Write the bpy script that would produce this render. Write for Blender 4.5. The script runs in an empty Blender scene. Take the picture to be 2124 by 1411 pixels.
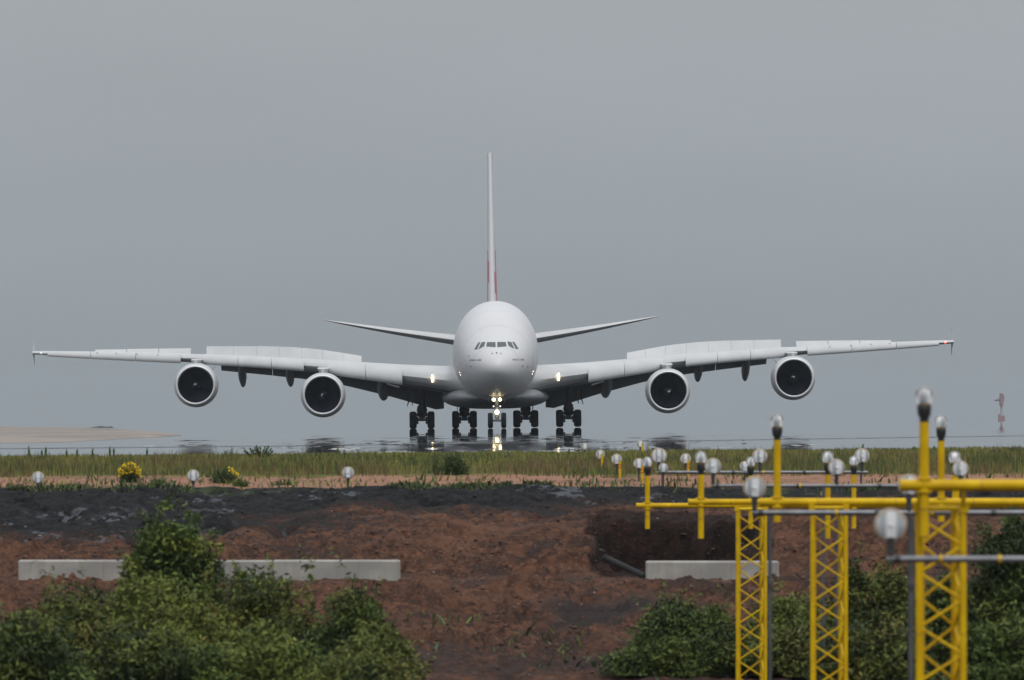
import bpy, math, random
import numpy as np
from mathutils import Vector, Matrix
random.seed(7); np.random.seed(7)
scene = bpy.context.scene
COL = scene.collection
R = math.radians
F = 15360.0      # focal length in photo pixels
YE = 863.0       # image row of eye level
# ---------------------------------------------------------------- camera, sky, sun, exposure
cam_d = bpy.data.cameras.new('camera'); cam = bpy.data.objects.new('camera', cam_d); COL.objects.link(cam)
cam_d.sensor_width = 36; cam_d.lens = 36 * F / 2124
cam_d.clip_start = 0.5; cam_d.clip_end = 20000
cam.location = (0, 0, 0); cam.rotation_euler = (R(90) + math.atan((YE - 705.5) / F), 0, 0)
cam_d.dof.use_dof = True; cam_d.dof.focus_distance = 610; cam_d.dof.aperture_fstop = 6.5
scene.camera = cam
W = bpy.data.worlds.new('World'); scene.world = W; W.use_nodes = True
nt = W.node_tree; nt.nodes.clear()
def wn(t, **k):
    n = nt.nodes.new(t)
    for a, b in k.items(): setattr(n, a, b)
    return n
SUN_EL = 58
tc = wn('ShaderNodeTexCoord'); sep = wn('ShaderNodeSeparateXYZ'); nt.links.new(tc.outputs['Generated'], sep.inputs[0])
ramp = wn('ShaderNodeValToRGB'); nt.links.new(sep.outputs['Z'], ramp.inputs[0])
els = ramp.color_ramp.elements
els[0].position = 0.0; els[0].color = (.290, .327, .356, 1)
els[1].position = 1.0; els[1].color = (1.25, 1.26, 1.28, 1)
for p, c in ((.012, (.310, .347, .376)), (.035, (.358, .390, .418)), (.06, (.384, .412, .438)), (.25, (.60, .62, .64)), (.6, (1.0, 1.02, 1.04))):
    e = els.new(p); e.color = (*c, 1)
mp = wn('ShaderNodeMapping'); mp.inputs['Scale'].default_value = (9, 9, 34); nt.links.new(tc.outputs['Generated'], mp.inputs[0])
nz = wn('ShaderNodeTexNoise'); nz.inputs['Scale'].default_value = 1.4; nz.inputs['Detail'].default_value = 3; nt.links.new(mp.outputs[0], nz.inputs['Vector'])
mr = wn('ShaderNodeMapRange'); mr.inputs['To Min'].default_value = .93; mr.inputs['To Max'].default_value = 1.07; nt.links.new(nz.outputs[0], mr.inputs[0])
vm = wn('ShaderNodeVectorMath', operation='SCALE'); nt.links.new(ramp.outputs[0], vm.inputs[0]); nt.links.new(mr.outputs[0], vm.inputs['Scale'])
bg1 = wn('ShaderNodeBackground'); nt.links.new(vm.outputs[0], bg1.inputs[0]); bg1.inputs[1].default_value = 1.0
sky = wn('ShaderNodeTexSky'); sky.sky_type = 'NISHITA'; sky.sun_disc = False
sky.sun_elevation = R(SUN_EL); sky.sun_rotation = R(160); sky.dust_density = 5; sky.air_density = 1.2
bg2 = wn('ShaderNodeBackground'); nt.links.new(sky.outputs[0], bg2.inputs[0]); bg2.inputs[1].default_value = .06
mx = wn('ShaderNodeMixShader'); mx.inputs[0].default_value = .06
nt.links.new(bg1.outputs[0], mx.inputs[1]); nt.links.new(bg2.outputs[0], mx.inputs[2])
wo = wn('ShaderNodeOutputWorld'); nt.links.new(mx.outputs[0], wo.inputs[0])
sd = bpy.data.lights.new('sun', 'SUN'); sd.energy = 1.45; sd.angle = R(14); sd.color = (1, .97, .93)
so = bpy.data.objects.new('sun', sd); COL.objects.link(so); so.rotation_euler = (R(90 - SUN_EL), 0, R(20))
scene.view_settings.view_transform = 'Standard'; scene.view_settings.look = 'None'
scene.view_settings.exposure = 0.0; scene.view_settings.gamma = 1
scene.cycles.volume_bounces = 1

# ---------------------------------------------------------------- helpers
def P(px, py, d): return Vector(((px - 1062) * d / F, d, -(py - YE) * d / F))
def link(o, parent=None):
    COL.objects.link(o)
    if parent: o.parent = parent
    return o
def thing(name, label, cat, loc=(0, 0, 0), rot=(0, 0, 0), group=None):
    o = bpy.data.objects.new(name, None); link(o); o.location = loc; o.rotation_euler = rot
    o.empty_display_size = .3
    return tag(o, label, cat, group)
def tag(o, label=None, cat=None, group=None, kind=None):
    if label: o['label'] = label
    if cat: o['category'] = cat
    if group: o['group'] = group
    if kind: o['kind'] = kind
    return o
class MB:
    def __init__(s): s.v = []; s.f = []; s.m = []
    def add(s, vs, fs, mi=0):
        b = len(s.v); s.v += [tuple(v) for v in vs]; s.f += [tuple(i + b for i in f) for f in fs]; s.m += [mi] * len(fs)
    def box(s, c, size, mi=0, rot=None):
        hx, hy, hz = [a / 2 for a in size]; M = rot or Matrix.Identity(3); c = Vector(c)
        b = min(hx, hy, hz) * .12
        vs = []; pts = []
        for sx in (-1, 1):
            for sy in (-1, 1):
                for sz in (-1, 1): vs.append(c + M @ Vector((sx * hx, sy * hy, sz * hz)))
        s.add(vs, [(0, 1, 3, 2), (4, 6, 7, 5), (0, 4, 5, 1), (2, 3, 7, 6), (0, 2, 6, 4), (1, 5, 7, 3)], mi)
    def rings(s, rs, cap=True, closed=True, mi=0):
        n = len(rs[0]); vs = [p for r in rs for p in r]; fs = []
        for i in range(len(rs) - 1):
            for j in range(n if closed else n - 1):
                k = (j + 1) % n
                fs.append((i * n + j, i * n + k, (i + 1) * n + k, (i + 1) * n + j))
        if cap: fs.append(tuple(range(n))[::-1]); fs.append(tuple((len(rs) - 1) * n + j for j in range(n)))
        s.add(vs, fs, mi)
    def tube(s, a, b, r0, r1=None, n=12, mi=0, cap=True):
        a = Vector(a); b = Vector(b); r1 = r0 if r1 is None else r1
        z = (b - a).normalized(); x = z.orthogonal().normalized(); y = z.cross(x)
        rs = []
        for p, r in ((a, r0), (b, r1)):
            rs.append([p + x * (r * math.cos(t)) + y * (r * math.sin(t)) for t in [2 * math.pi * i / n for i in range(n)]])
        s.rings(rs, cap, True, mi)
    def path(s, pts, rad, n=8, mi=0):
        for i in range(len(pts) - 1):
            s.tube(pts[i], pts[i + 1], rad[i] if hasattr(rad, '__len__') else rad, rad[i + 1] if hasattr(rad, '__len__') else rad, n, mi)
    def lathe(s, c, axis, prof, n=24, mi=0, mis=None):
        """prof: list of (along, radius); axis 'x','y' or 'z'"""
        c = Vector(c); rs = []
        for a, r in prof:
            ring = []
            for i in range(n):
                t = 2 * math.pi * i / n; u, w = r * math.cos(t), r * math.sin(t)
                ring.append(c + (Vector((a, u, w)) if axis == 'x' else Vector((w, a, u)) if axis == 'y' else Vector((u, w, a))))
            rs.append(ring)
        if mis is None: s.rings(rs, False, True, mi)
        else:
            for i in range(len(rs) - 1): s.rings(rs[i:i + 2], False, True, mis[i])
    def build(s, name, mats, parent=None, smooth=False, recalc=True):
        me = bpy.data.meshes.new(name); me.from_pydata(s.v, [], s.f)
        if not isinstance(mats, (list, tuple)): mats = [mats]
        for m in mats: me.materials.append(m)
        if any(s.m): me.polygons.foreach_set('material_index', s.m)
        if recalc:
            import bmesh
            bm = bmesh.new(); bm.from_mesh(me); bmesh.ops.remove_doubles(bm, verts=bm.verts, dist=1e-5)
            bmesh.ops.recalc_face_normals(bm, faces=bm.faces); bm.to_mesh(me); bm.free()
        if smooth:
            me.polygons.foreach_set('use_smooth', [True] * len(me.polygons))
            me.set_sharp_from_angle(angle=R(smooth if smooth is not True else 45))
        me.update()
        return link(bpy.data.objects.new(name, me), parent)
def npmesh(name, V, Fq, mats, parent=None, mi=None, smooth=False, loc=None):
    """V (n,3), Fq (m,k) fast mesh"""
    me = bpy.data.meshes.new(name); k = Fq.shape[1]
    me.vertices.add(len(V)); me.vertices.foreach_set('co', V.astype(np.float32).ravel())
    me.loops.add(Fq.size); me.loops.foreach_set('vertex_index', Fq.astype(np.int32).ravel())
    me.polygons.add(len(Fq)); me.polygons.foreach_set('loop_start', (np.arange(len(Fq)) * k).astype(np.int32))
    me.polygons.foreach_set('loop_total', np.full(len(Fq), k, np.int32))
    for m in (mats if isinstance(mats, (list, tuple)) else [mats]): me.materials.append(m)
    if mi is not None: me.polygons.foreach_set('material_index', mi.astype(np.int32))
    if smooth: me.polygons.foreach_set('use_smooth', np.ones(len(Fq), bool))
    me.update(calc_edges=True); me.validate()
    o = link(bpy.data.objects.new(name, me), parent)
    if loc is not None: o.location = loc
    return o

# ---------------------------------------------------------------- materials
class NM:
    def __init__(s, name):
        s.m = bpy.data.materials.new(name); s.m.use_nodes = True; s.t = s.m.node_tree; s.b = s.t.nodes['Principled BSDF']
        s.out = s.t.nodes['Material Output']
    def n(s, t, **k):
        o = s.t.nodes.new(t)
        for a, b in k.items(): setattr(o, a, b)
        return o
    def l(s, a, b): s.t.links.new(a, b)
    def noise(s, scale, detail=4, vec=None, rough=.55):
        o = s.n('ShaderNodeTexNoise'); o.inputs['Scale'].default_value = scale; o.inputs['Detail'].default_value = detail
        o.inputs['Roughness'].default_value = rough
        if vec is not None: s.l(vec, o.inputs['Vector'])
        return o.outputs[0]
    def mapr(s, v, a, b, c=0, d=1, smooth=True):
        o = s.n('ShaderNodeMapRange'); o.interpolation_type = 'SMOOTHSTEP' if smooth else 'LINEAR'
        s.l(v, o.inputs[0])
        for i, x in zip(('From Min', 'From Max', 'To Min', 'To Max'), (a, b, c, d)): o.inputs[i].default_value = x
        return o.outputs[0]
    def math(s, op, a, b=None):
        o = s.n('ShaderNodeMath', operation=op)
        for i, x in enumerate((a, b)):
            if x is None: continue
            if isinstance(x, (int, float)): o.inputs[i].default_value = x
            else: s.l(x, o.inputs[i])
        return o.outputs[0]
    def mix(s, f, a, b, blend='MIX'):
        o = s.n('ShaderNodeMix', data_type='RGBA', blend_type=blend)
        if isinstance(f, (int, float)): o.inputs[0].default_value = f
        else: s.l(f, o.inputs[0])
        for i, x in ((6, a), (7, b)):
            if isinstance(x, tuple): o.inputs[i].default_value = (*x[:3], 1)
            else: s.l(x, o.inputs[i])
        return o.outputs[2]
    def obj(s, scale=None):
        c = s.n('ShaderNodeTexCoord').outputs['Object']
        if scale:
            m = s.n('ShaderNodeMapping'); m.inputs['Scale'].default_value = scale; s.l(c, m.inputs[0]); return m.outputs[0]
        return c
    def bump(s, h, strength=.3, dist=.02):
        o = s.n('ShaderNodeBump'); o.inputs['Strength'].default_value = strength; o.inputs['Distance'].default_value = dist
        s.l(h, o.inputs['Height']); s.l(o.outputs[0], s.b.inputs['Normal'])
def paint(name, col, rough=.4, var=.12, scale=3, metal=0, dirt=None, bump=0, coat=0):
    k = NM(name); v = k.noise(scale, 5, k.obj())
    f = k.mapr(v, .3, .7)
    dark = tuple(c * (1 - var) for c in col) if dirt is None else dirt
    c = k.mix(f, col, dark); k.l(c, k.b.inputs['Base Color'])
    k.b.inputs['Roughness'].default_value = rough; k.b.inputs['Metallic'].default_value = metal
    k.b.inputs['Coat Weight'].default_value = coat
    if bump: k.bump(k.noise(scale * 12, 4, k.obj()), bump, .01)
    return k.m
M = {}
M['white'] = paint('aircraft_white', (.53, .54, .565), .5, .035, .35, coat=.08)
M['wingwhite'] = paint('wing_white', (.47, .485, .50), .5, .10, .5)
M['winggrey_shaded'] = paint('wing_grey_shaded', (.10, .12, .145), .5, .15, .6)  # grey paint taken much darker, carrying the shade under the wing
M['tailgrey_shaded'] = paint('tail_grey_shaded', (.34, .35, .37), .5, .15, .6)  # wing white dulled to put shade on the tailplane's downward faces
M['bellygrey_shaded'] = paint('belly_grey_shaded', (.20, .215, .235), .5, .15, .6)  # light belly grey darkened to include the shade beneath the fuselage
M['darkgrey'] = paint('dark_grey', (.06, .07, .085), .6, .3, 1.5)
M['lip'] = paint('intake_lip', (.66, .67, .70), .4, .06, 1.0, metal=.2)
M['fan'] = paint('fan_metal', (.009, .017, .034), .6, .2, 2)
M['inletliner'] = paint('inlet_liner', (.10, .115, .14), .6, .1, 2)
M['tyre'] = paint('tyre_rubber', (.014, .019, .027), .85, .2, 5)
M['gear'] = paint('gear_metal', (.050, .062, .080), .55, .35, 6)
M['gearlight'] = paint('gear_pale_metal', (.35, .37, .40), .45, .25, 6)
M['glass'] = paint('cockpit_glass', (.06, .075, .085), .12, .1, 2)
M['line'] = paint('panel_line', (.25, .27, .29), .6, .1, 2)
M['seam'] = paint('seam_grey', (.36, .37, .39), .6, .1, 2)
M['red'] = paint('fin_red', (.42, .06, .09), .4, .1, .5)
M['ink'] = paint('lettering', (.03, .03, .035), .5, .1, 4)
def emis(name, col, st):
    k = NM(name); k.b.inputs['Base Color'].default_value = (.8, .8, .8, 1)
    k.b.inputs['Emission Color'].default_value = (*col, 1); k.b.inputs['Emission Strength'].default_value = st
    return k.m
M['beam'] = emis('landing_beam', (1, .82, .45), 8)
M['beamglint'] = emis('taxi_beam_glint', (1, .92, .75), 1.6)
M['redlamp'] = emis('port_red', (1, .08, .05), 1.2)
M['greenlamp'] = emis('starboard_green', (.05, .5, .25), .35)
M['yellow'] = paint('yellow_paint', (.66, .43, .001), .55, .10, 4, dirt=(.52, .32, .002))
M['yellow'].node_tree.nodes['Principled BSDF'].inputs['Specular IOR Level'].default_value = .2
M['yellowedge'] = paint('yellow_paint_worn', (.42, .24, .012), .6, .3, 9)
M['galv'] = paint('galvanised_steel', (.20, .21, .225), .42, .35, 5, metal=.45)
M['galvdark'] = paint('weathered_steel', (.045, .05, .055), .6, .4, 3, metal=.2)
M['post'] = paint('grey_post', (.085, .092, .10), .55, .3, 3, metal=.2)
M['conduit'] = paint('dark_conduit', (.010, .011, .012), .9, .3, 6)
M['black'] = paint('black_rubber', (.012, .013, .015), .6, .2, 8)
M['rust'] = paint('red_band', (.5, .035, .02), .5, .2, 8)
# lamp glass: pale translucent prismatic glass with visible ribs
k = NM('lamp_glass'); o = k.obj()
wv = k.n('ShaderNodeTexWave'); wv.inputs['Scale'].default_value = 1.9; wv.inputs['Distortion'].default_value = 1.2; wv.inputs['Detail'].default_value = 2; k.l(o, wv.inputs[0])
g = k.noise(14, 3, o)
f = k.math('MULTIPLY', k.mapr(wv.outputs['Fac'], .35, 1), k.mapr(g, .25, .6, .55, 1))
k.l(k.mix(f, (.95, .955, .96), (.42, .46, .50)), k.b.inputs['Base Color'])
k.b.inputs['Roughness'].default_value = .3; k.b.inputs['Transmission Weight'].default_value = .3; k.b.inputs['IOR'].default_value = 1.35
k.bump(wv.outputs['Fac'], .25, .01); M['lampglass'] = k.m
k = NM('lamp_reflector'); o = k.obj((1, .2, .15))
wv = k.n('ShaderNodeTexWave'); wv.inputs['Scale'].default_value = 2.6; wv.inputs['Distortion'].default_value = 2.2; wv.inputs['Detail'].default_value = 2; k.l(o, wv.inputs[0])
k.l(k.mix(k.mapr(wv.outputs['Fac'], .3, .9), (.86, .88, .89), (.33, .37, .40)), k.b.inputs['Base Color']); k.b.inputs['Roughness'].default_value = .35; M['reflector'] = k.m  # grey bands put the shadows at the drum's sides into its colour
k = NM('clear_glass'); k.b.inputs['Base Color'].default_value = (.96, .97, .98, 1); k.b.inputs['Transmission Weight'].default_value = .82; k.b.inputs['IOR'].default_value = 1.25
wv = k.n('ShaderNodeTexWave'); wv.inputs['Scale'].default_value = 8; k.l(k.obj(), wv.inputs[0]); k.bump(wv.outputs['Fac'], .25, .01)
k.b.inputs['Roughness'].default_value = .12; M['clearglass'] = k.m
M['bulb'] = paint('bulb_white', (.85, .86, .88), .3, .05, 9)
# concrete
k = NM('concrete'); o = k.obj()
c = k.mix(k.mapr(k.noise(1.2, 6, o), .35, .65), (.36, .35, .325), (.25, .245, .23))
sx = k.n('ShaderNodeSeparateXYZ'); k.l(o, sx.inputs[0])
stn = k.mapr(k.noise(1, 3, k.obj((3.5, 3.5, .35))), .5, .62)
c = k.mix(k.math('MULTIPLY', k.math('MULTIPLY', stn, k.noise(1.1, 2, o)), .55), c, (.17, .16, .145))
dirt = k.mapr(k.math('ADD', sx.outputs['Z'], k.math('MULTIPLY', k.noise(5, 4, o), .14)), .06, .17, 1, 0)
c = k.mix(k.math('MULTIPLY', dirt, .6), c, (.20, .13, .09)); k.l(c, k.b.inputs['Base Color'])
k.b.inputs['Roughness'].default_value = .9; k.bump(k.noise(60, 5, o), .35, .01); M['concrete'] = k.m
# leaves
def leaf(name, a, b, rough=.8):
    k = NM(name); o = k.obj()
    k.l(k.mix(k.mapr(k.noise(5, 3, o), .35, .65), a, b), k.b.inputs['Base Color']); k.b.inputs['Roughness'].default_value = rough
    k.b.inputs['Specular IOR Level'].default_value = .45
    k.b.inputs['Transmission Weight'].default_value = 0
    return k.m
M['leafA'] = leaf('leaf_mid', (.120, .150, .024), (.078, .104, .018))
M['leafB'] = leaf('leaf_dark', (.032, .054, .014), (.020, .036, .010))
M['leafC'] = leaf('leaf_bright', (.205, .235, .034), (.140, .170, .026))
M['leafD'] = leaf('leaf_olive', (.145, .138, .028), (.098, .098, .022))
M['leafE'] = leaf('leaf_vivid', (.075, .118, .020), (.050, .084, .016))
M['bark'] = paint('bark', (.06, .045, .032), .9, .3, 9)
M['grassA'] = leaf('grass_olive', (.205, .200, .048), (.150, .158, .036))
M['grassB'] = leaf('grass_dark', (.085, .105, .030), (.055, .068, .020))
M['grassC'] = leaf('grass_dry', (.20, .155, .065), (.13, .085, .045))
M['grassD'] = leaf('grass_reddish', (.12, .060, .035), (.085, .050, .030))
M['weed'] = leaf('weed_green', (.055, .10, .028), (.035, .07, .02))
M['petal'] = leaf('yellow_petal', (.80, .60, .010), (.68, .50, .01))
M['pink'] = leaf('pink_petal', (.38, .12, .30), (.28, .10, .18))
M['seed'] = leaf('seed_head', (.5, .45, .42), (.30, .16, .14))

# ---------------------------------------------------------------- terrain
prof_d = np.array([-30, -3, 6, 25, 60, 95, 112, 121, 128, 134, 137.5, 140.2, 143.0, 144.6, 147, 152, 158, 163.5, 165.5, 168, 172, 178, 186, 196, 203, 208, 214])
prof_y = None
prof_z = np.array([-1.7, -1.7, -2.6, -4.7, -5.0, -4.6, -4.02, -3.86, -3.62, -3.33, -3.20, -3.13, -3.12, -2.92, -2.70, -2.32, -1.95, -1.66, -1.60, -1.56, -1.47, -1.37, -1.21, -1.055, -1.025, -1.12, -1.30])
def smooth_interp(x, xp, fp):
    # pchip
    h = np.diff(xp); dl = np.diff(fp) / h; m = np.zeros(len(xp))
    for i in range(1, len(xp) - 1):
        if dl[i - 1] * dl[i] > 0:
            w1 = 2 * h[i] + h[i - 1]; w2 = h[i] + 2 * h[i - 1]; m[i] = (w1 + w2) / (w1 / dl[i - 1] + w2 / dl[i])
    m[0] = dl[0]; m[-1] = dl[-1]
    x = np.clip(x, xp[0], xp[-1]); i = np.clip(np.searchsorted(xp, x) - 1, 0, len(xp) - 2)
    t = (x - xp[i]) / h[i]
    return (2 * t**3 - 3 * t**2 + 1) * fp[i] + (t**3 - 2 * t**2 + t) * h[i] * m[i] + (-2 * t**3 + 3 * t**2) * fp[i + 1] + (t**3 - t**2) * h[i] * m[i + 1]
_rg = np.random.RandomState(3); _tab = _rg.rand(256, 256)
def vnoise(x, y):
    xi = np.floor(x).astype(int); yi = np.floor(y).astype(int); fx = x - xi; fy = y - yi
    fx = fx * fx * (3 - 2 * fx); fy = fy * fy * (3 - 2 * fy)
    a = _tab[xi & 255, yi & 255]; b = _tab[(xi + 1) & 255, yi & 255]; c = _tab[xi & 255, (yi + 1) & 255]; d = _tab[(xi + 1) & 255, (yi + 1) & 255]
    return (a * (1 - fx) + b * fx) * (1 - fy) + (c * (1 - fx) + d * fx) * fy - .5
def fbm(x, y, o=5, g=.5):
    s = 0; a = 1
    for i in range(o): s = s + a * vnoise(x * 2**i + 17.3 * i, y * 2**i + 5.1 * i); a *= g
    return s
def sstep(x, a, b):
    t = np.clip((x - a) / (b - a), 0, 1); return t * t * (3 - 2 * t)
def H(x, d):
    x = np.asarray(x, float); d = np.asarray(d, float)
    xc = np.clip(x, -45, 45)
    z = smooth_interp(d, prof_d, prof_z)
    z = z + np.where(d > 150, .0085 * xc * sstep(d, 160, 200), 0)
    rough = sstep(d, 108, 122) * (1 - sstep(d, 163, 166)) * (1 - sstep(np.abs(x), 28, 40))
    bench = sstep(d, 136.5, 139.5) * (1 - sstep(d, 143, 144.5))
    amp = rough * (1 - .9 * bench) * (1 - .45 * sstep(d, 148, 153))
    z = z + amp * (.42 * fbm(x * .33, d * .18, 3) + .27 * fbm(x * 1.3 + 9, d * .7, 6, .68))
    z = z + amp * .30 * np.abs(fbm(x * 3.1 + 40, d * 2.1, 4, .6)) * sstep(fbm(x * .5 + 3, d * .4, 2), -.15, .3) * (1 - .6 * sstep(d, 148, 152))
    z = z + .04 * fbm(x * .8, d * .5, 3) * sstep(d, 166, 169) * (1 - sstep(d, 200, 206))
    # hollow dug into the bank behind the right-hand block
    u = (x - 3.05 - .25 * np.sin(d * .9)) / 1.7; v = (d - 148.3) / 5.2
    hol = np.clip(1 - (np.abs(u)**2.6 + np.abs(v)**2.2), 0, 1)
    z = z - 1.15 * sstep(hol + .25 * fbm(x * 1.7 + 5, d * .9, 4, .6), .02, .5) * (1 + .5 * fbm(x * 2.2, d * 1.6, 4, .6))
    # spoil heap to its right
    z = z + .35 * np.exp(-((x - 5.8) / 1.2)**2 - ((d - 148) / 3.0)**2) * rough
    z = z - .35 * np.exp(-((x - 1.6) / .8)**2 - ((d - 131) / 2.5)**2) * rough
    return z
def ht(x, d): return float(H(np.array([x]), np.array([d]))[0])
xs = np.concatenate([-np.geomspace(1500, 16.2, 34), np.arange(-16, 16.001, .055), np.geomspace(16.2, 1500, 34)])
ds = np.concatenate([np.linspace(-30, 110, 40), np.arange(111, 165, .085), np.arange(165, 214, .3), np.geomspace(215, 7400, 26)])
X, D = np.meshgrid(xs, ds); Z = H(X, D)
V = np.stack([X.ravel(), D.ravel(), Z.ravel()], 1); nx = len(xs); ny = len(ds)
ii = (np.arange(ny - 1)[:, None] * nx + np.arange(nx - 1)[None]).ravel()
Fq = np.stack([ii, ii + 1, ii + nx + 1, ii + nx], 1)
k = NM('ground_soil'); o = k.obj(); sx = k.n('ShaderNodeSeparateXYZ'); k.l(o, sx.inputs[0])
x_, y_ = sx.outputs['X'], sx.outputs['Y']
n1 = k.noise(.55, 6, k.obj((1, .55, 1)), .62); n2 = k.noise(3.2, 6, k.obj((1, .7, 1)), .65); n3 = k.noise(14, 5, o, .6); nb = k.noise(.22, 4, k.obj((1, .8, 1)))
red = k.mix(k.mapr(n2, .38, .62), (.112, .052, .031), (.046, .025, .019))
n4 = k.noise(5.5, 8, k.obj((1, .8, 1)), .72)
red = k.mix(k.math('MULTIPLY', k.mapr(n4, .47, .40), .8), red, (.026, .016, .014))
red = k.mix(k.math('MULTIPLY', k.mapr(n4, .56, .66), .6), red, (.165, .095, .065))
red = k.mix(k.mapr(n1, .46, .34), red, (.040, .025, .021))
red = k.mix(k.mapr(n1, .5, .7), red, (.125, .062, .040))
red = k.mix(k.math('MULTIPLY', k.mapr(n3, .56, .72), .6), red, (.24, .16, .12))
red = k.mix(k.math('MULTIPLY', k.mapr(n3, .44, .30), .75), red, (.03, .019, .016))
blk = k.mix(k.mapr(n2, .36, .62), (.007, .008, .0095), (.022, .0225, .0245))
blk = k.mix(k.math('MULTIPLY', k.mapr(n1, .56, .61), k.mapr(n2, .50, .56)), blk, (.085, .093, .108))  # blue-grey patches: sheen of wet ground put into the colour
blk = k.mix(k.math('MULTIPLY', k.mapr(n3, .60, .72), .35), blk, (.12, .12, .125))
# black tipping down the upper bank: lower limit wanders with x
lim = k.math('ADD', k.math('MULTIPLY', nb, 18), k.math('MULTIPLY', k.mapr(x_, -8, -1.0, 0, 8.0), 1))   # near edge of black
lim = k.math('ADD', lim, 139.3)
dd = k.math('SUBTRACT', k.math('ADD', y_, k.math('MULTIPLY', n2, 3.0)), lim)
mb = k.mapr(k.math('ADD', dd, k.math('MULTIPLY', k.math('SUBTRACT', n2, .5), 7.0)), -1.5, 5.5)
right = k.mapr(k.math('ADD', x_, k.math('MULTIPLY', n1, 3.0)), 1.6, 4.4, 1, .25)
mb = k.math('MULTIPLY', mb, k.math('MAXIMUM', right, k.mapr(k.math('ADD', y_, k.math('MULTIPLY', n1, 4.0)), 158.5, 160.5)))
c = k.mix(mb, red, blk)
# dark patch of tipped material in the lower right of the red slope
dpx = k.mapr(k.math('ABSOLUTE', k.math('SUBTRACT', x_, 2.0)), 1.9, 1.0); dpy = k.mapr(y_, 131.5, 128)
ppx = k.math('MULTIPLY', dpx, k.mapr(k.math('ABSOLUTE', k.math('SUBTRACT', y_, 131)), 5, 2.5))
c = k.mix(k.math('MULTIPLY', k.math('MULTIPLY', ppx, k.mapr(n1, .40, .52)), .9), c, (.030, .027, .028))
low = k.mapr(y_, 127, 121)
c = k.mix(k.math('MULTIPLY', k.math('MULTIPLY', low, k.mapr(n1, .44, .52)), k.mapr(n2, .62, .45, .2, .85)), c, (.034, .029, .029))
# darker soil colour across the hollow
hx = k.mapr(k.math('ABSOLUTE', k.math('SUBTRACT', x_, 3.3)), 2.2, 1.2); hy = k.mapr(k.math('ABSOLUTE', k.math('SUBTRACT', y_, 149)), 7.5, 4.5)
hm = k.mapr(k.math('ADD', k.math('MULTIPLY', hx, hy), k.math('MULTIPLY', k.math('SUBTRACT', n1, .5), 1.6)), .38, .52)
c = k.mix(k.math('MULTIPLY', hm, .97), c, k.mix(k.mapr(n2, .38, .62), (.011, .008, .008), k.mix(k.mapr(n3, .45, .6), (.020, .012, .010), (.042, .023, .017))))
# pinkish bare soil strip at the top, then turf
strip = k.mapr(k.math('ADD', y_, k.math('MULTIPLY', n2, 2.4)), 166.2, 167.4)
pink = k.mix(k.mapr(n2, .35, .65), (.33, .185, .125), (.24, .135, .095))
pink = k.mix(k.math('MULTIPLY', k.mapr(n1, .5, .62), .7), pink, (.14, .095, .065))
c = k.mix(strip, c, pink)
turf = k.mapr(k.math('ADD', y_, k.math('MULTIPLY', n1, 7.0)), 178.5, 180.5)
c = k.mix(turf, c, k.mix(k.mapr(n2, .3, .7), (.13, .135, .034), (.085, .095, .026)))
weedm = k.math('MULTIPLY', k.mapr(n1, .53, .6), k.mapr(k.math('ABSOLUTE', k.math('SUBTRACT', y_, 164.5)), 2.2, .6))
c = k.mix(k.math('MULTIPLY', weedm, .8), c, (.035, .05, .018))
k.l(c, k.b.inputs['Base Color']); k.b.inputs['Roughness'].default_value = .95; k.b.inputs['Specular IOR Level'].default_value = .1
k.bump(k.math('ADD', n3, k.math('MULTIPLY', k.noise(38, 4, o), .6)), .9, .06)
M['soil'] = k.m
go = npmesh('ground', V, Fq, M['soil'], smooth=True); tag(go, kind='structure')
# runway: hot tarmac sheet whose surface mirrors at these grazing angles
RX = np.concatenate([-np.geomspace(560, 46, 8), np.linspace(-45, 45, 11), np.geomspace(46, 560, 8)]); RD = np.concatenate([np.concatenate([np.linspace(207, 390, 90), np.linspace(395, 800, 40)]), np.geomspace(820, 7300, 14)])
X, D = np.meshgrid(RX, RD); Z = -1.0 + .0087 * np.clip(X, -45, 45) - .15 * (np.clip(380 - D, 0, None) / 150)**2
V = np.stack([X.ravel(), D.ravel(), Z.ravel()], 1); nx = len(RX); ny = len(RD)
ii = (np.arange(ny - 1)[:, None] * nx + np.arange(nx - 1)[None]).ravel()
k = NM('runway_tarmac'); b = k.b
k.l(k.mix(k.mapr(k.noise(.05, 4, k.obj()), .35, .65), (.038, .040, .043), (.028, .030, .033)), b.inputs['Base Color'])
b.inputs['Roughness'].default_value = .006; b.inputs['Specular IOR Level'].default_value = .3
na = k.noise(1, 4, k.obj((.8, .06, 1)), .65); nb2 = k.noise(1, 3, k.obj((.22, .05, 1)), .6)
sl = k.math('MULTIPLY', k.math('SUBTRACT', k.math('ADD', k.math('MULTIPLY', na, .65), k.math('MULTIPLY', nb2, .35)), .5), .06)
sxr = k.n('ShaderNodeSeparateXYZ'); k.l(k.obj(), sxr.inputs[0]); sl = k.math('MULTIPLY', sl, k.mapr(sxr.outputs['Y'], 250, 460, 1, .0)); k.l(k.mapr(sxr.outputs['Y'], 280, 480, .024, .006), b.inputs['Roughness'])
cb = k.n('ShaderNodeCombineXYZ'); k.l(sl, cb.inputs[1]); cb.inputs[2].default_value = 1
nrm = k.n('ShaderNodeVectorMath', operation='NORMALIZE'); k.l(cb.outputs[0], nrm.inputs[0]); k.l(nrm.outputs[0], b.inputs['Normal'])
M['tarmac'] = k.m
ro = npmesh('runway', V, np.stack([ii, ii + 1, ii + nx + 1, ii + nx], 1), M['tarmac'], smooth=True); tag(ro, kind='structure')
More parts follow.
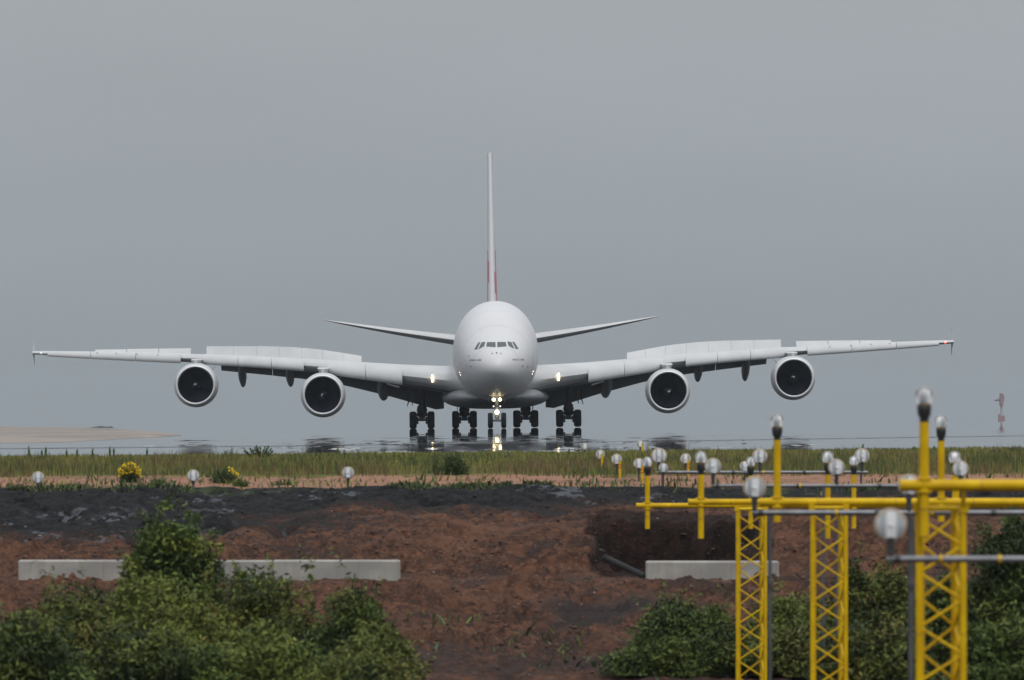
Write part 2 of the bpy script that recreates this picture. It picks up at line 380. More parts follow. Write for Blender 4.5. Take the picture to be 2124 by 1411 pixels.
def G(px, py):   # point on the runway seen at this pixel
    d = 1.0 * F / (py - YE); x = (px - 1062) * d / F
    for _ in range(4):
        z = -1.0 + .0087 * max(-45, min(45, x)) - .15 * (max(380 - d, 0) / 150)**2; d = -z * F / (py - YE); x = (px - 1062) * d / F
    return Vector((x, d, z))
# thin dark line running across the tarmac
m_ = []; 
for px in np.linspace(-60, 2184, 60):
    row = float(np.interp(px, [0, 600, 1100, 1600, 2124], [931, 925, 919, 912, 905])); m_.append(G(px, row))
def surf(x, d): return -1.0 + .0087 * max(-45, min(45, x)) - .15 * (max(380 - d, 0) / 150)**2
jv = []; jf = []
for i, p in enumerate(m_):
    hw = .9 + .5 * math.sin(i * 1.7) ** 2
    for dy in (-hw, hw): jv.append((p.x, p.y + dy, surf(p.x, p.y + dy) + .012))
    if i: jf.append((2 * i - 2, 2 * i, 2 * i + 1, 2 * i - 1))
mj_ = MB(); mj_.add(jv, jf); tj = mj_.build('tarmac_line', paint('dark_line', (.045, .05, .055), .9, .2, .3), recalc=False); tag(tj, kind='structure')
# pale soil verge beside the runway, far left: a low bank tapering to a point
k = NM('verge_soil_hazed'); o = k.obj((.15, .02, 1))
c = k.mix(k.mapr(k.noise(1, 5, o), .4, .6), (.265, .238, .218), (.205, .195, .188)); c = k.mix(k.mapr(k.noise(2.3, 4, o), .55, .65), c, (.25, .215, .185))  # soil colours greyed and paled to carry the distance haze
k.l(c, k.b.inputs['Base Color']); k.b.inputs['Roughness'].default_value = 1; k.b.inputs['Specular IOR Level'].default_value = 0; M['verge'] = k.m
up = [(-90, 884), (-20, 885), (60, 886), (130, 887), (200, 889), (260, 893), (320, 898), (375, 903)]
dn = [(-90, 920), (-20, 920), (60, 919), (130, 918), (200, 914), (260, 911), (320, 907), (375, 904)]
mb_ = MB(); rs = []
for (a, b2), (c1, d1) in zip(up, dn):
    p = G(a, b2); q = G(c1, d1); m1 = q.lerp(p, .12); m2 = q.lerp(p, .88); hgt = .12 if a < 370 else .03
    rs.append([q + Vector((0, 0, .004)), m1 + Vector((0, 0, hgt)), m2 + Vector((0, 0, hgt)), p + Vector((0, 0, .004))])
mb_.rings(rs, True, True); tag(mb_.build('soil_verge', M['verge'], smooth=60), kind='structure')

# ---------------------------------------------------------------- the aircraft
DN = 595.0
plane = thing('jet_airliner', 'white four engined double deck jet airliner rolling head on along the runway', 'airliner',
              ((1032 - 1062) * DN / F, DN, -1.0), (0, -R(.69), R(.45)))
def LZ(y, aft): return 1.0 - (y - YE) * (DN + aft) / F
def LX(r, aft): return r * (DN + aft) / F
st = np.array([
 (0, 0, 4.85, 4.85, 4.85), (.06, .36, 5.16, 4.54, 4.85), (.25, .72, 5.48, 4.24, 4.86), (.8, 1.28, 6.02, 3.76, 4.92), (1.6, 1.80, 6.58, 3.36, 5.03), (2.6, 2.27, 7.22, 3.03, 5.2),
 (3.8, 2.66, 7.98, 2.77, 5.42), (5.2, 2.97, 8.78, 2.57, 5.63), (7, 3.23, 9.48, 2.40, 5.82), (9.5, 3.42, 10.08, 2.28, 5.98), (12.5, 3.50, 10.38, 2.22, 6.05), (16, 3.52, 10.48, 2.2, 6.1),
 (44, 3.52, 10.48, 2.2, 6.1), (50, 3.4, 10.45, 2.75, 6.3), (56, 2.95, 10.4, 4.0, 7.0), (63, 2.05, 10.2, 6.0, 7.95), (69, 1.05, 9.9, 7.8, 8.8), (72.7, .25, 9.5, 8.95, 9.2)])
su = np.sqrt(st[:, 0])
def fus(y):
    u = np.sqrt(np.maximum(np.asarray(y, float), 0)); return [smooth_interp(u, su, st[:, i]) for i in (1, 2, 3, 4)]
def sec(y, n=72):
    w, t, b, zw = [float(a) for a in fus(np.array([y]))[0:4]] if False else [float(a[0]) for a in fus(np.array([y]))]
    pts = []
    for i in range(n):
        a = 2 * math.pi * i / n; c, s_ = math.cos(a), math.sin(a)
        e = .96
        xx = w * math.copysign(abs(c)**e, c); zz = zw + ((t - zw) if s_ > 0 else (zw - b)) * math.copysign(abs(s_)**e, s_)
        pts.append(Vector((xx, y, zz)))
    return pts
def fus_y(x, z):
    def inside(y):
        w, t, b, zw = [float(a[0]) for a in fus(np.array([y]))]
        h = (t - zw) if z > zw else (zw - b)
        if w < 1e-6 or h < 1e-6: return False
        return (abs(x) / w)**(2 / .96) + (abs(z - zw) / h)**(2 / .96) <= 1
    lo, hi = 0, 20
    for _ in range(30):
        m = (lo + hi) / 2
        if inside(m): hi = m
        else: lo = m
    return hi
m = MB(); ysn = [.0005] + list(np.linspace(.14, 4, 44)**2) + list(np.arange(17, 45, 3.5)) + list(np.linspace(45, 72.7, 20))
m.rings([sec(y) for y in ysn]); fuse = m.build('fuselage', M['white'], plane, 60)
# belly fairing
m = MB(); rs = []
for y, hw, zb, zt in ((12.5, 1.2, 2.3, 2.8), (14, 2.4, 2.05, 3.0), (16.5, 3.2, 1.85, 3.3), (19.5, 3.9, 1.7, 3.5), (23, 4.35, 1.62, 3.6), (27, 4.5, 1.6, 3.6), (34, 4.5, 1.6, 3.6), (40, 4.0, 1.75, 3.8), (46, 2.8, 2.3, 4.0)):
    zc = (zb + zt) / 2; hh = (zt - zb) / 2; ring = []
    for i in range(40):
        a = 2 * math.pi * i / 40; c, s_ = math.cos(a), math.sin(a)
        ring.append(Vector((hw * math.copysign(abs(c)**.72, c), y, zc + hh * math.copysign(abs(s_)**.95, s_))))
    rs.append(ring)
m.rings(rs); m.build('belly_fairing', M['bellygrey_shaded'], plane, 50)
# patches laid on the nose skin
def skin_patch(name, poly, mat, parent, off=.012, n=7):
    """poly: 4 corners (x,z) front view, a curved panel with its own thickness"""
    a, b, c, d = [Vector(p) for p in poly]; g = []
    for i in range(n + 1):
        for j in range(n + 1):
            u = i / n; v = j / n
            p = (a * (1 - u) + b * u) * (1 - v) + (d * (1 - u) + c * u) * v
            g.append((p.x, p.y))
    V1 = []
    for (x, z) in g:
        y = fus_y(x, z); V1.append(Vector((x, y - off, z)))
    V2 = [v + Vector((0, off + .04, 0)) for v in V1]
    mm = MB(); q = n + 1; fs = []
    for i in range(n):
        for j in range(n): fs.append((i * q + j, i * q + j + 1, (i + 1) * q + j + 1, (i + 1) * q + j))
    bnd = [i * q for i in range(q)] + [n * q + j for j in range(1, q)] + [i * q + n for i in range(n - 1, -1, -1)] + [j for j in range(n - 1, 0, -1)]
    N = len(V1)
    for a1, b1 in zip(bnd, bnd[1:] + bnd[:1]): fs.append((a1, b1, b1 + N, a1 + N))
    mm.add(V1 + V2, fs); return mm.build(name, mat, parent, 40)
def nx_(px): return (px - 1029.6) * 598.5 / F
def nz_(py): return LZ(py, 3.3)
for s in (-1, 1):
    for poly in ([(1027.9, 709.6), (1027.9, 721.0), (1008.2, 719.0), (1010.4, 709.8)],
                 [(1006.9, 708.6), (1004.6, 718.2), (992.0, 725.0), (998.6, 710.0)],
                 [(997.0, 709.2), (989.6, 725.0), (983.2, 724.8), (992.0, 710.2)]):
        pp = [(s * nx_(a), nz_(b)) for a, b in poly]
        w = skin_patch('cockpit_window', pp, M['glass'], fuse)
# lettering under the windows, the small door outlines and probes
def text_mesh(body, name, mat, parent, x0, x1, zc):
    cu = bpy.data.curves.new(name, 'FONT'); cu.body = body; cu.size = 1
    to = bpy.data.objects.new(name, cu); COL.objects.link(to)
    dg = bpy.context.evaluated_depsgraph_get(); me = bpy.data.meshes.new_from_object(to.evaluated_get(dg))
    bpy.data.objects.remove(to)
    co = np.array([v.co[:] for v in me.vertices]); mn = co.min(0); mxx = co.max(0); sc = (x1 - x0) / (mxx[0] - mn[0])
    for v in me.vertices:
        x = x0 + (v.co.x - mn[0]) * sc; z = zc + (v.co.y - (mn[1] + mxx[1]) / 2) * sc * 1.25
        v.co = (x, fus_y(x, z) - .012, z)
    me.materials.clear(); me.materials.append(mat); return link(bpy.data.objects.new(name, me), parent)
text_mesh('AIRBUS A380', 'lettering', M['ink'], fuse, -2.22, -1.25, 5.52)
text_mesh('AIRBUS A380', 'lettering', M['ink'], fuse, 1.25, 2.22, 5.52)
for x, z, r in ((-.35, 6.05, .035), (0, 6.1, .05), (.35, 6.05, .035), (-2.1, 5.05, .05), (2.1, 5.05, .05), (-2.45, 5.1, .045), (2.5, 5.0, .045), (-2.25, 5.9, .03)):
    m = MB(); y = fus_y(x, z); m.lathe((x, y, z), 'y', [(-.16, .001), (-.15, r * .6), (-.05, r), (.03, r * 1.4)], 8); m.build('air_probe', M['line'], fuse, 40)
for ys_ in (1.75, 4.4, 7.5):
    q = [p for p in sec(ys_, 60)]; m = MB(); rr_ = .010 if ys_ < 2 else .008
    for a, b_ in zip(q, q[1:] + q[:1]): m.tube(a, b_, rr_, n=4)
    m.build('skin_seam', M['seam'], fuse)
for s in (-1, 1):   # cabin door outline high on the flank
    for zc, h in ((5.0, 1.0), (7.9, .9)):
        x = s * 3.30
    m = MB()
    for i in range(10):
        z0 = 5.1 + i * .21; z1 = z0 + .21
        for xx in (s * 3.0,):
            y0 = fus_y(xx, z0) - .01; y1 = fus_y(xx, z1) - .01
            m.tube((xx, y0, z0), (xx, y1, z1), .02, n=4)
    m.build('door_outline', M['line'], fuse)
# glowing dots standing in for glints on the fuselage shoulder
for s in (-1, 1):
    for r_, py in ((75.5, 772), (74, 777)):
        x = s * LX(r_, 8); z = LZ(py, 8)
        m = MB(); y = fus_y(min(abs(x), 3.3) * s, z); m.lathe((min(abs(x), 3.3) * s, y - .01, z), 'y', [(-.05, .001), (-.03, .05), (.03, .06)], 8); m.build('side_glint', M['beamglint'], fuse)

# wings: stations (r px, LE row, aft of LE, chord, thickness ratio)
WS = np.array([(60, 794, 17.5, 18.6, .135), (85, 790, 19, 17.7, .135), (192, 777, 22.6, 14.8, .12), (355, 757, 27.6, 11.2, .105), (480, 746, 31.7, 9.4, .10), (610, 737, 36, 7.9, .095), (780, 729, 41.3, 6.2, .09), (930, 722, 46, 4.5, .085), (956, 721, 47.6, 3.6, .08)], float)
def wst(r): return [float(np.interp(r, WS[:, 0], WS[:, i])) for i in (1, 2, 3, 4)]
AF = [(1, 0), (.9, .022), (.75, .048), (.55, .078), (.4, .092), (.25, .088), (.12, .070), (.05, .048), (.015, .027), (0, 0), (.015, -.022), (.05, -.037), (.12, -.050), (.25, -.058), (.4, -.056), (.55, -.044), (.75, -.020), (.9, -.006)]
INC = math.tan(R(2.2))
def wing_pt(r, cx, cz, s, c0=0):
    """cx chord fraction, cz thickness fraction of section"""
    le, aft, ch, tc_ = wst(r); y = aft + cx * ch
    return Vector((s * LX(r, aft), y, LZ(le, aft) + cz * ch * tc_ / .15 - cx * ch * INC * (1 - r / 1100)))
FB = np.array([(107, 846), (125, 848), (220, 820), (315, 796), (380, 784), (480, 772), (572, 762)], float)   # lowest row of the flaps
def build_wing(s):
    m = MB(); rs = []
    for r in list(np.linspace(60, 620, 22)) + list(np.linspace(650, 956, 12)):
        rs.append([wing_pt(r, cx * .80 if r < 600 else cx, cz, s) for cx, cz in AF])
    m.rings(rs); wing = m.build('wing', [M['wingwhite'], M['winggrey_shaded']], plane, 40)
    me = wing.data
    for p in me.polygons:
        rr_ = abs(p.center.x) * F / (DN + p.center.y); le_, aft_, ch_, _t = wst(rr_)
        if p.normal.z < -.2 and (p.center.y - aft_) / ch_ > .085: p.material_index = 1  # downward faces take the shade-darkened grey
    # slats: drooped curved nose pieces
    def slat(r0, r1, h0, h1, name='slat', kf=1.0):
        mm = MB(); rings = []
        for t in np.linspace(0, 1, 6):
            r = r0 + (r1 - r0) * t; le, aft, ch, tc_ = wst(r); h = (h0 + (h1 - h0) * t) * (DN + aft) / F; kk = kf * (.35 + .085 * ch)
            x = s * LX(r, aft); zc = LZ(le, aft) - .02
            pr = [(1.15, .50), (.75, .44), (.40, .30), (.12, .10), (-.02, -.12), (-.05, -.30), (.0, -.43), (.10, -.50), (.22, -.46), (.20, -.25), (.42, .08), (.80, .30), (1.15, .44)]
            rings.append([Vector((x, aft - .35 + a * kk, zc + bz * h)) for a, bz in pr])
        mm.rings(rings); return mm.build(name, M['wingwhite'], wing, 50)
    for a, b_, h0, h1 in ((193, 268, 38, 34), (269, 348, 34, 29), (396, 462, 24, 23.5), (463, 531, 23.5, 22.5), (532, 604, 22.5, 22), (650, 742, 21, 19), (743, 835, 19, 16), (836, 924, 16, 11.5)):
        slat(a, b_, h0, h1)
    # flaps
    def flap(r0, r1, name, d0=.78, th=.42):
        mm = MB(); rings = []
        for t in np.linspace(0, 1, 8):
            r = r0 + (r1 - r0) * t; le, aft, ch, tc_ = wst(r)
            top = wing_pt(r, d0, .012, s); bot_row = float(np.interp(r, FB[:, 0], FB[:, 1]))
            ya = top.y + max(.16 * ch, 1.1); zb = LZ(bot_row, ya - 0)
            tp = Vector((top.x, top.y - .2, top.z)); bt = Vector((top.x, ya, zb)); dv = bt - tp; nrm_ = Vector((0, -dv.z, dv.y)).normalized() * -1
            pr = []
            for u, w in ((0, .0), (.06, .55), (.2, .85), (.5, .8), (.8, .4), (1, .04)): pr.append(tp + dv * u + nrm_ * (w * th * .5))
            for u, w in ((1, -.04), (.8, -.25), (.5, -.45), (.2, -.5), (.06, -.3)): pr.append(tp + dv * u + nrm_ * (w * th * .5))
            rings.append(pr)
        mm.rings(rings); return mm.build(name, M['winggrey_shaded'], wing, 50)
    flap(108, 231, 'flap', .76, .8); flap(232, 345, 'flap', .77, .6); flap(347, 465, 'flap', .77, .5); flap(466, 572, 'flap', .77, .45)
    # spoilers standing up behind the slats
    TB = np.array([(255, 741), (280, 735), (330, 726.5), (370, 720), (430, 714.5), (480, 712.5), (600, 711.5)], float)
    edges = [279, 318, 360, 404, 450, 497, 545, 601]
    for a, b_ in zip(edges[:-1], edges[1:]):
        mm = MB(); rings = []
        for r in (a + .25, (a + b_) / 2, b_ - .25):
            base = wing_pt(r, .62, .06, s); le, aft, ch, _ = wst(r); row = float(np.interp(r, TB[:, 0], TB[:, 1]))
            ya = base.y + .10 * ch; zt = LZ(row, ya)
            rings.append([base + Vector((0, -.06, 0)), Vector((base.x, ya - .04, zt)), Vector((base.x, ya + .03, zt - .02)), base + Vector((0, .14, -.02))])
        mm.rings(rings); mm.build('spoiler', M['wingwhite'], wing)
    for a, b_, row in ((634, 700, 715), (701, 766, 715), (767, 832, 715.5)):
        mm = MB(); rings = []
        for r in (a + .3, b_ - .3):
            base = wing_pt(r, .72, .05, s); le, aft, ch, _ = wst(r); ya = base.y + .16 * ch
            rings.append([base + Vector((0, -.05, 0)), Vector((base.x, ya - .04, LZ(row, ya))), Vector((base.x, ya + .04, LZ(row, ya))), base + Vector((0, .12, -.02))])
        mm.rings(rings); mm.build('aileron', M['wingwhite'], wing)
    # wingtip fence
    m = MB(); t0 = wing_pt(955, .5, 0, s); rs = []
    for dz, y0, y1, w in ((-1.05, 2.3, 2.6, .015), (-.5, .9, 2.6, .045), (0, -.9, 2.4, .10), (.25, -.6, 2.5, .09), (.8, .7, 2.7, .06), (1.35, 1.9, 3.0, .02)):
        c = Vector((t0.x + s * (.06 + .03 * abs(dz)), t0.y, t0.z + dz))
        rs.append([c + Vector((0, y0, 0)), c + Vector((w, (y0 + y1) / 2 - .2, 0)), c + Vector((0, y1, 0)), c + Vector((-w, (y0 + y1) / 2 - .2, 0))])
    m.rings(rs); m.build('wingtip_fence', M['white'], wing, 40)
    m = MB(); q = wing_pt(938, .0, .0, s); m.lathe(q + Vector((0, -.06, 0)), 'y', [(-.12, .001), (-.1, .05), (0, .10), (.2, .12)], 12)
    m.build('navigation_light', M['redlamp'] if s > 0 else M['greenlamp'], wing, 40)
    # flap track fairings
    for r, top, bot, w in ((235, 800, 834, .52), (429, 768, 803, .38), (528, 765, 803, .36)):
        m = MB(); le, aft, ch, _ = wst(r); x = s * LX(r, aft); rs = []
        y0 = aft + .48 * ch; ya = aft + .98 * ch
        ztop = LZ(top - 14, y0); zb = LZ(bot, ya)
        for t, w_, hh in ((0, .1, .15), (.12, .6, .5), (.35, 1, .85), (.65, 1, 1), (.85, .75, .85), (.96, .4, .5), (1, .06, .1)):
            yy = y0 + (ya + 1.2 - y0) * t; zc = ztop + (zb + .45 - ztop) * t**1.3
            rs.append([Vector((x + w * w_ * math.cos(a), yy, zc + .62 * hh * math.sin(a))) for a in [2 * math.pi * i / 16 for i in range(16)]])
        m.rings(rs)
        m.build('flap_track_fairing', M['winggrey_shaded'], wing, 50)
    # small vortex fins, hinge tabs and the landing light in the wing root
    q = wing_pt(131, .0, .0, s); m = MB(); rs = []
    for dz, w in ((-.34, .03), (-.26, .085), (0, .09), (.2, .06), (.32, .02)):
        rs.append([Vector((q.x + s * .04 * dz + w * math.cos(a), q.y - .10 + .03 * math.sin(a) - abs(dz) * .0, q.z + .05 + dz)) for a in [2 * math.pi * i / 10 for i in range(10)]])
    m.rings(rs); m.build('landing_light', M['beam'], wing, 60)
    for r in (697, 740, 783, 822):
        le, aft, ch, _ = wst(r); m = MB(); m.box(wing_pt(r, -.01, .028, s) + Vector((0, -.05, .12)), (.10, .1, .05)); m.build('hinge_tab', M['line'], wing)
    # strut under inner slat
    m = MB(); a = wing_pt(200, .01, -.02, s) + Vector((0, .1, -.75)); b_ = wing_pt(225, .01, -.02, s) + Vector((0, .1, -.60)); m.tube(a, b_, .07, n=8)
    m.build('slat_track', M['wingwhite'], wing, 40)
    return wing
for s in (-1, 1): build_wing(s)

def engine(s, r, row, aft, wing_r):
    X0 = s * LX(r, aft); Z0 = LZ(row, aft); c = Vector((X0, aft, Z0)); RS = 1.0 if abs(r) < 500 else .995
    m = MB(); m.lathe(c, 'y', [(.16, 1.69), (.45, 1.775), (1.0, 1.84), (1.9, 1.88), (3.0, 1.86), (4.2, 1.70), (5.2, 1.45), (5.15, 1.38), (4.2, 1.35)], 64)
    e = m.build('engine', M['wingwhite'], plane, 50)
    m = MB(); m.lathe(c, 'y', [(.17, 1.69), (.08, 1.655), (.015, 1.61), (0, 1.575), (.015, 1.545), (.08, 1.51), (.22, 1.485)], 64); m.build('intake_lip', M['lip'], e, 60)
    m = MB(); m.lathe(c, 'y', [(.215, 1.486), (.6, 1.465), (1.25, 1.475)], 64); m.lathe(c, 'y', [(1.6, 1.48), (1.6, .01)], 48); m.lathe(c, 'y', [(1.25, 1.475), (1.6, 1.48)], 48)
    m.build('intake_duct', M['fan'], e, 40)
    m = MB()
    for i in range(24):
        a0 = 2 * math.pi * i / 24; rs = []
        for t in np.linspace(0, 1, 5):
            rr = .38 + t * 1.07; tw = R(20 + 42 * t); sw = a0 + .16 * t * t; cw = .16 + .10 * t
            ctr = c + Vector((rr * math.cos(sw), 1.32, rr * math.sin(sw))); tang = Vector((-math.sin(sw), 0, math.cos(sw)))
            dv = (tang * math.sin(tw) + Vector((0, 1, 0)) * math.cos(tw)) * cw; th = Vector((0, .012, 0)) + tang * .006
            rs.append([ctr - dv - th * .3, ctr + th, ctr + dv, ctr - th])
        m.rings(rs)
    m.build('fan_blades', M['fan'], e, 60)
    m = MB(); m.lathe(c, 'y', [(.72, .005), (.78, .10), (.92, .22), (1.1, .34), (1.25, .40), (1.4, .42)], 32); sp = m.build('spinner', M['fan'], e, 60)
    m = MB(); pts = []
    a_ = random.uniform(0, 6.28)
    for i in range(9):
        t = i / 8; a = a_ + t * 2.6; rr = .03 + .17 * t; yy = np.interp(rr, [.005, .10, .22], [.72, .78, .92]) - .012
        pts.append(c + Vector((rr * math.cos(a), yy, rr * math.sin(a))))
    m.path(pts, [.035, .05, .06, .06, .055, .045, .035, .02, .01], 6); m.build('spinner_mark', M['white'], e, 60)
    m = MB(); m.lathe(c, 'y', [(4.0, 1.05), (5.2, .95), (6.2, .62), (6.9, .38), (7.6, .03)], 32); m.build('exhaust_cone', M['gear'], e, 50)
    # pylon
    le, waft, ch, _ = wst(wing_r); zt = LZ(le, waft) + .02; m = MB(); rs = []
    for t, w0, w1 in ((0, .10, .14), (.1, .32, .42), (.4, .36, .50), (1, .3, .45)):
        y0 = aft + 1.2 + (waft + 1.5 - aft - 1.2) * t
        z0 = Z0 + 1.6; z1 = Z0 + 2.0 + (zt - .12 - Z0 - 2.0) * min(1, .55 + .6 * t) if t < .8 else zt
        rs.append([Vector((X0 - w0, y0, z0)), Vector((X0 + w0, y0, z0)), Vector((X0 + w0 * .9, y0, (z0 + z1) / 2)), Vector((X0 + w1, y0, z1)), Vector((X0 - w1, y0, z1)), Vector((X0 - w0 * .9, y0, (z0 + z1) / 2))])
    m.rings(rs); m.build('pylon', M['wingwhite'], e, 50)
    m = MB(); si = -s   # strake on the inboard shoulder
    a = c + Vector((si * 1.35, 1.6, 1.30)); rs = [[a, a + Vector((0, 1.6, 0)), a + Vector((0, 1.6, .03))], [a + Vector((si * .33, .9, .36)), a + Vector((si * .33, 1.6, .36)), a + Vector((si * .33, 1.6, .39))]]
    m.rings(rs); m.build('strake', M['white'], e)
for s in (-1, 1):
    engine(s, 358.5, 815, 20.8, 358.5); engine(s, 621, 791.5, 30.0, 621)

# fin and tailplanes
m = MB(); rs = []; NZ = 16
for t in np.linspace(0, 1, NZ):
    z = 9.8 + t * (24.5 - 9.8); yl = 53.5 + t * 12.6; ch = 13.2 + t * (5.2 - 13.2); th = (.98 - .52 * t)
    if t > .97: th *= 1.25
    ring = []
    for cx, cz in AF: ring.append(Vector(((cz if cz > 0 else cz * 1.48) / .092 * th * .5, yl + cx * ch, z)))
    rs.append(ring)
m.rings(rs); fin = m.build('tail_fin', [M['white'], M['red']], plane, 40)
for p in fin.data.polygons:
    c = p.center; t = (c.z - 9.8) / 14.7; cx = (c.y - (53.5 + t * 12.6)) / (13.2 - 8 * t)
    if .085 < cx < .62 and t < .50 - .9 * max(0, .3 - cx) and abs(p.normal.z) < .7 and abs(c.x) > .02: p.material_index = 1
m = MB(); rs = []     # fin root fillet
for y, w, h in ((46, .05, .02), (49, .35, .25), (53, .55, .55), (58, .55, .5), (64, .4, .2)):
    zt = float(fus(np.array([y]))[1][0]); rs.append([Vector((-w, y, zt - .5)), Vector((-w * .4, y, zt + h * .6)), Vector((0, y, zt + h)), Vector((w * .4, y, zt + h * .6)), Vector((w, y, zt - .5))])
m.rings(rs); m.build('fin_fillet', M['white'], plane, 60)
for s in (-1, 1):
    m = MB(); rs = []
    for t in np.linspace(0, 1, 9):
        aft = 55.5 + t * 11.0; r = 40 + t * (350 - 40); row = 710 + t * (659.5 - 710) + 2.0 * math.sin(t * math.pi); ch = 10.5 + t * (3.6 - 10.5); th = 1.2 * (1 - t) + .15
        if t > .95: th *= .35
        ring = [Vector((s * LX(r, aft), aft + cx * ch, LZ(row, aft) + (cz if cz > 0 else cz * 1.3) / .085 * th * .5 * .8)) for cx, cz in AF]
        rs.append(ring)
    m.rings(rs); tp = m.build('tailplane', [M['wingwhite'], M['tailgrey_shaded']], plane, 40)
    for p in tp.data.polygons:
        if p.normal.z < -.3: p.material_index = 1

# undercarriage
def wheel(c, rad, wid, parent, name='wheel'):
    m = MB(); h = wid / 2
    m.lathe(c, 'x', [(-h * .8, rad * .50), (-h, rad * .62), (-h, rad * .80), (-h * .82, rad * .93), (-h * .45, rad * .995), (0, rad), (h * .45, rad * .995), (h * .82, rad * .93), (h, rad * .80), (h, rad * .62), (h * .8, rad * .50)], 32)
    m.lathe(c, 'x', [(-h * .8, rad * .5), (-h * .5, rad * .45), (-h * .5, rad * .18), (-h * .95, rad * .15), (-h * .95, .001)], 24, 1)
    m.lathe(c, 'x', [(h * .8, rad * .5), (h * .5, rad * .45), (h * .5, rad * .18), (h * .95, rad * .15), (h * .95, .001)], 24, 1)
    return m.build(name, [M['tyre'], M['gear']], parent, 40)
def main_gear(X0, Y0, n_ax, ztop):
    m = MB(); rad = .73; span = 1.7
    m.tube((X0, Y0, ztop), (X0, Y0, 1.75), .30, .27, 16); m.tube((X0, Y0, 1.95), (X0, Y0, 1.45), .36, .47, 16); m.tube((X0, Y0, 1.5), (X0, Y0, .85), .40, .24, 16)
    m.box((X0, Y0, .82), (.32, span * (n_ax - 1) + .4, .30))
    m.path([(X0, Y0 - .3, 1.7), (X0, Y0 - .65, 1.3), (X0, Y0 - .25, .9)], .09, 8)
    for sx in (-1, 1):
        m.tube((X0 + sx * .25, Y0 - .15, 1.65), (X0 + sx * .40, Y0 - .5, 1.15), .07, n=8)
        m.tube((X0, Y0, ztop - .6), (X0 + sx * .0 + .05, Y0 + 1.6, ztop + .1), .10, n=8)
        m.tube((X0 + sx * .18, Y0 - .1, 1.75), (X0 + sx * .36, Y0 - .2, 1.05), .15, .12, 10); m.tube((X0 + sx * .30, Y0 - .9, .95), (X0 + sx * .52, Y0 - .9, .78), .13, .11, 8); m.tube((X0 + sx * .30, Y0 - .9, .45), (X0 + sx * .52, Y0 - .9, .55), .10, .10, 8)
    for i in range(6):
        a = 2 * math.pi * i / 6; m.tube((X0, Y0 - .45, 1.05), (X0 + .30 * math.cos(a), Y0 - .6, 1.05 + .26 * math.sin(a)), .045, n=6)
    for i in range(n_ax):
        y = Y0 + (i - (n_ax - 1) / 2) * span; m.tube((X0 - .7, y, rad), (X0 + .7, y, rad), .10, n=10)
        for sx in (-1, 1):
            m.tube((X0 + sx * .33, y, rad), (X0 + sx * .5, y, rad), .24, n=16)
    g = m.build('main_gear', M['gear'], plane, 40)
    for i in range(n_ax):
        y = Y0 + (i - (n_ax - 1) / 2) * span
        for sx in (-1, 1): wheel((X0 + sx * .755, y, rad), rad, .60, g)
    return g
for s in (-1, 1):
    g = main_gear(s * 2.60, 33.5, 3, 2.4); g2 = main_gear(s * 6.18, 29.5, 2, 3.6)
    m = MB(); m.box((s * 7.0, 29.8, 2.55), (.07, 1.6, 1.15)); m.build('gear_door', M['winggrey_shaded'], g2)
    m = MB(); m.path([(s * 7.25, 29.6, 3.1), (s * 7.3, 29.6, 2.3), (s * 7.42, 29.6, 1.9)], [.09, .06, .03], 8); m.build('gear_link', M['gear'], g2)
    m = MB(); m.box((s * 3.2, 33.0, 1.72), (.05, 3.2, .5)); m.build('gear_door', M['winggrey_shaded'], g)
m = MB(); ny_ = 5.2
m.tube((0, ny_, 3.0), (0, ny_, 1.35), .15, .14, 16); m.tube((0, ny_, 1.4), (0, ny_, .62), .09, .09, 12)
m.tube((-.62, ny_, .63), (.62, ny_, .63), .09, n=10)
m.tube((-.30, ny_ + .05, 1.35), (.30, ny_ + .05, 1.35), .05, n=8); m.path([(-.13, ny_ - .12, 1.3), (-.16, ny_ - .42, 1.02), (-.10, ny_ - .1, .78)], .04, 6); m.path([(.13, ny_ - .12, 1.3), (.16, ny_ - .42, 1.02), (.10, ny_ - .1, .78)], .04, 6)
m.tube((-.24, ny_, 2.7), (.24, ny_, 2.7), .07, n=8); m.tube((-.3, ny_ - .1, 2.3), (.3, ny_ - .1, 2.3), .05, n=8); m.tube((0, ny_, 2.6), (0, ny_ + 2.2, 2.9), .09, n=8)
ng = m.build('nose_gear', M['gearlight'], plane, 40)
for sx in (-1, 1):
    wheel((sx * .54, ny_, .635), .635, .42, ng)
    m = MB(); m.box((sx * .62, ny_ + .4, 2.35), (.05, 2.2, .55)); m.build('gear_door', M['winggrey_shaded'], ng)
def lampdisc(x, y, z, r, mat):
    m = MB(); m.lathe((x, y, z), 'y', [(-.07, .001), (-.06, r * .6), (-.02, r), (.06, r * .9), (.1, .02)], 16); m.build('landing_light', mat, ng, 60)
lampdisc(-.255, ny_ - .35, LZ(829, 5), .135, M['beam']); lampdisc(.255, ny_ - .35, LZ(829, 5), .135, M['beam'])
lampdisc(-.27, ny_ - .3, LZ(843, 5), .06, M['beamglint']); lampdisc(.27, ny_ - .3, LZ(843, 5), .06, M['beamglint'])
lampdisc(0, ny_ - .35, LZ(855, 5), .17, M['beam'])
m = MB(); m.tube((-.3, ny_ - .28, LZ(829, 5)), (.3, ny_ - .28, LZ(829, 5)), .05, n=8); m.tube((-.3, ny_ - .24, LZ(843, 5)), (.3, ny_ - .24, LZ(843, 5)), .04, n=8); m.build('lamp_bracket', M['gear'], ng)

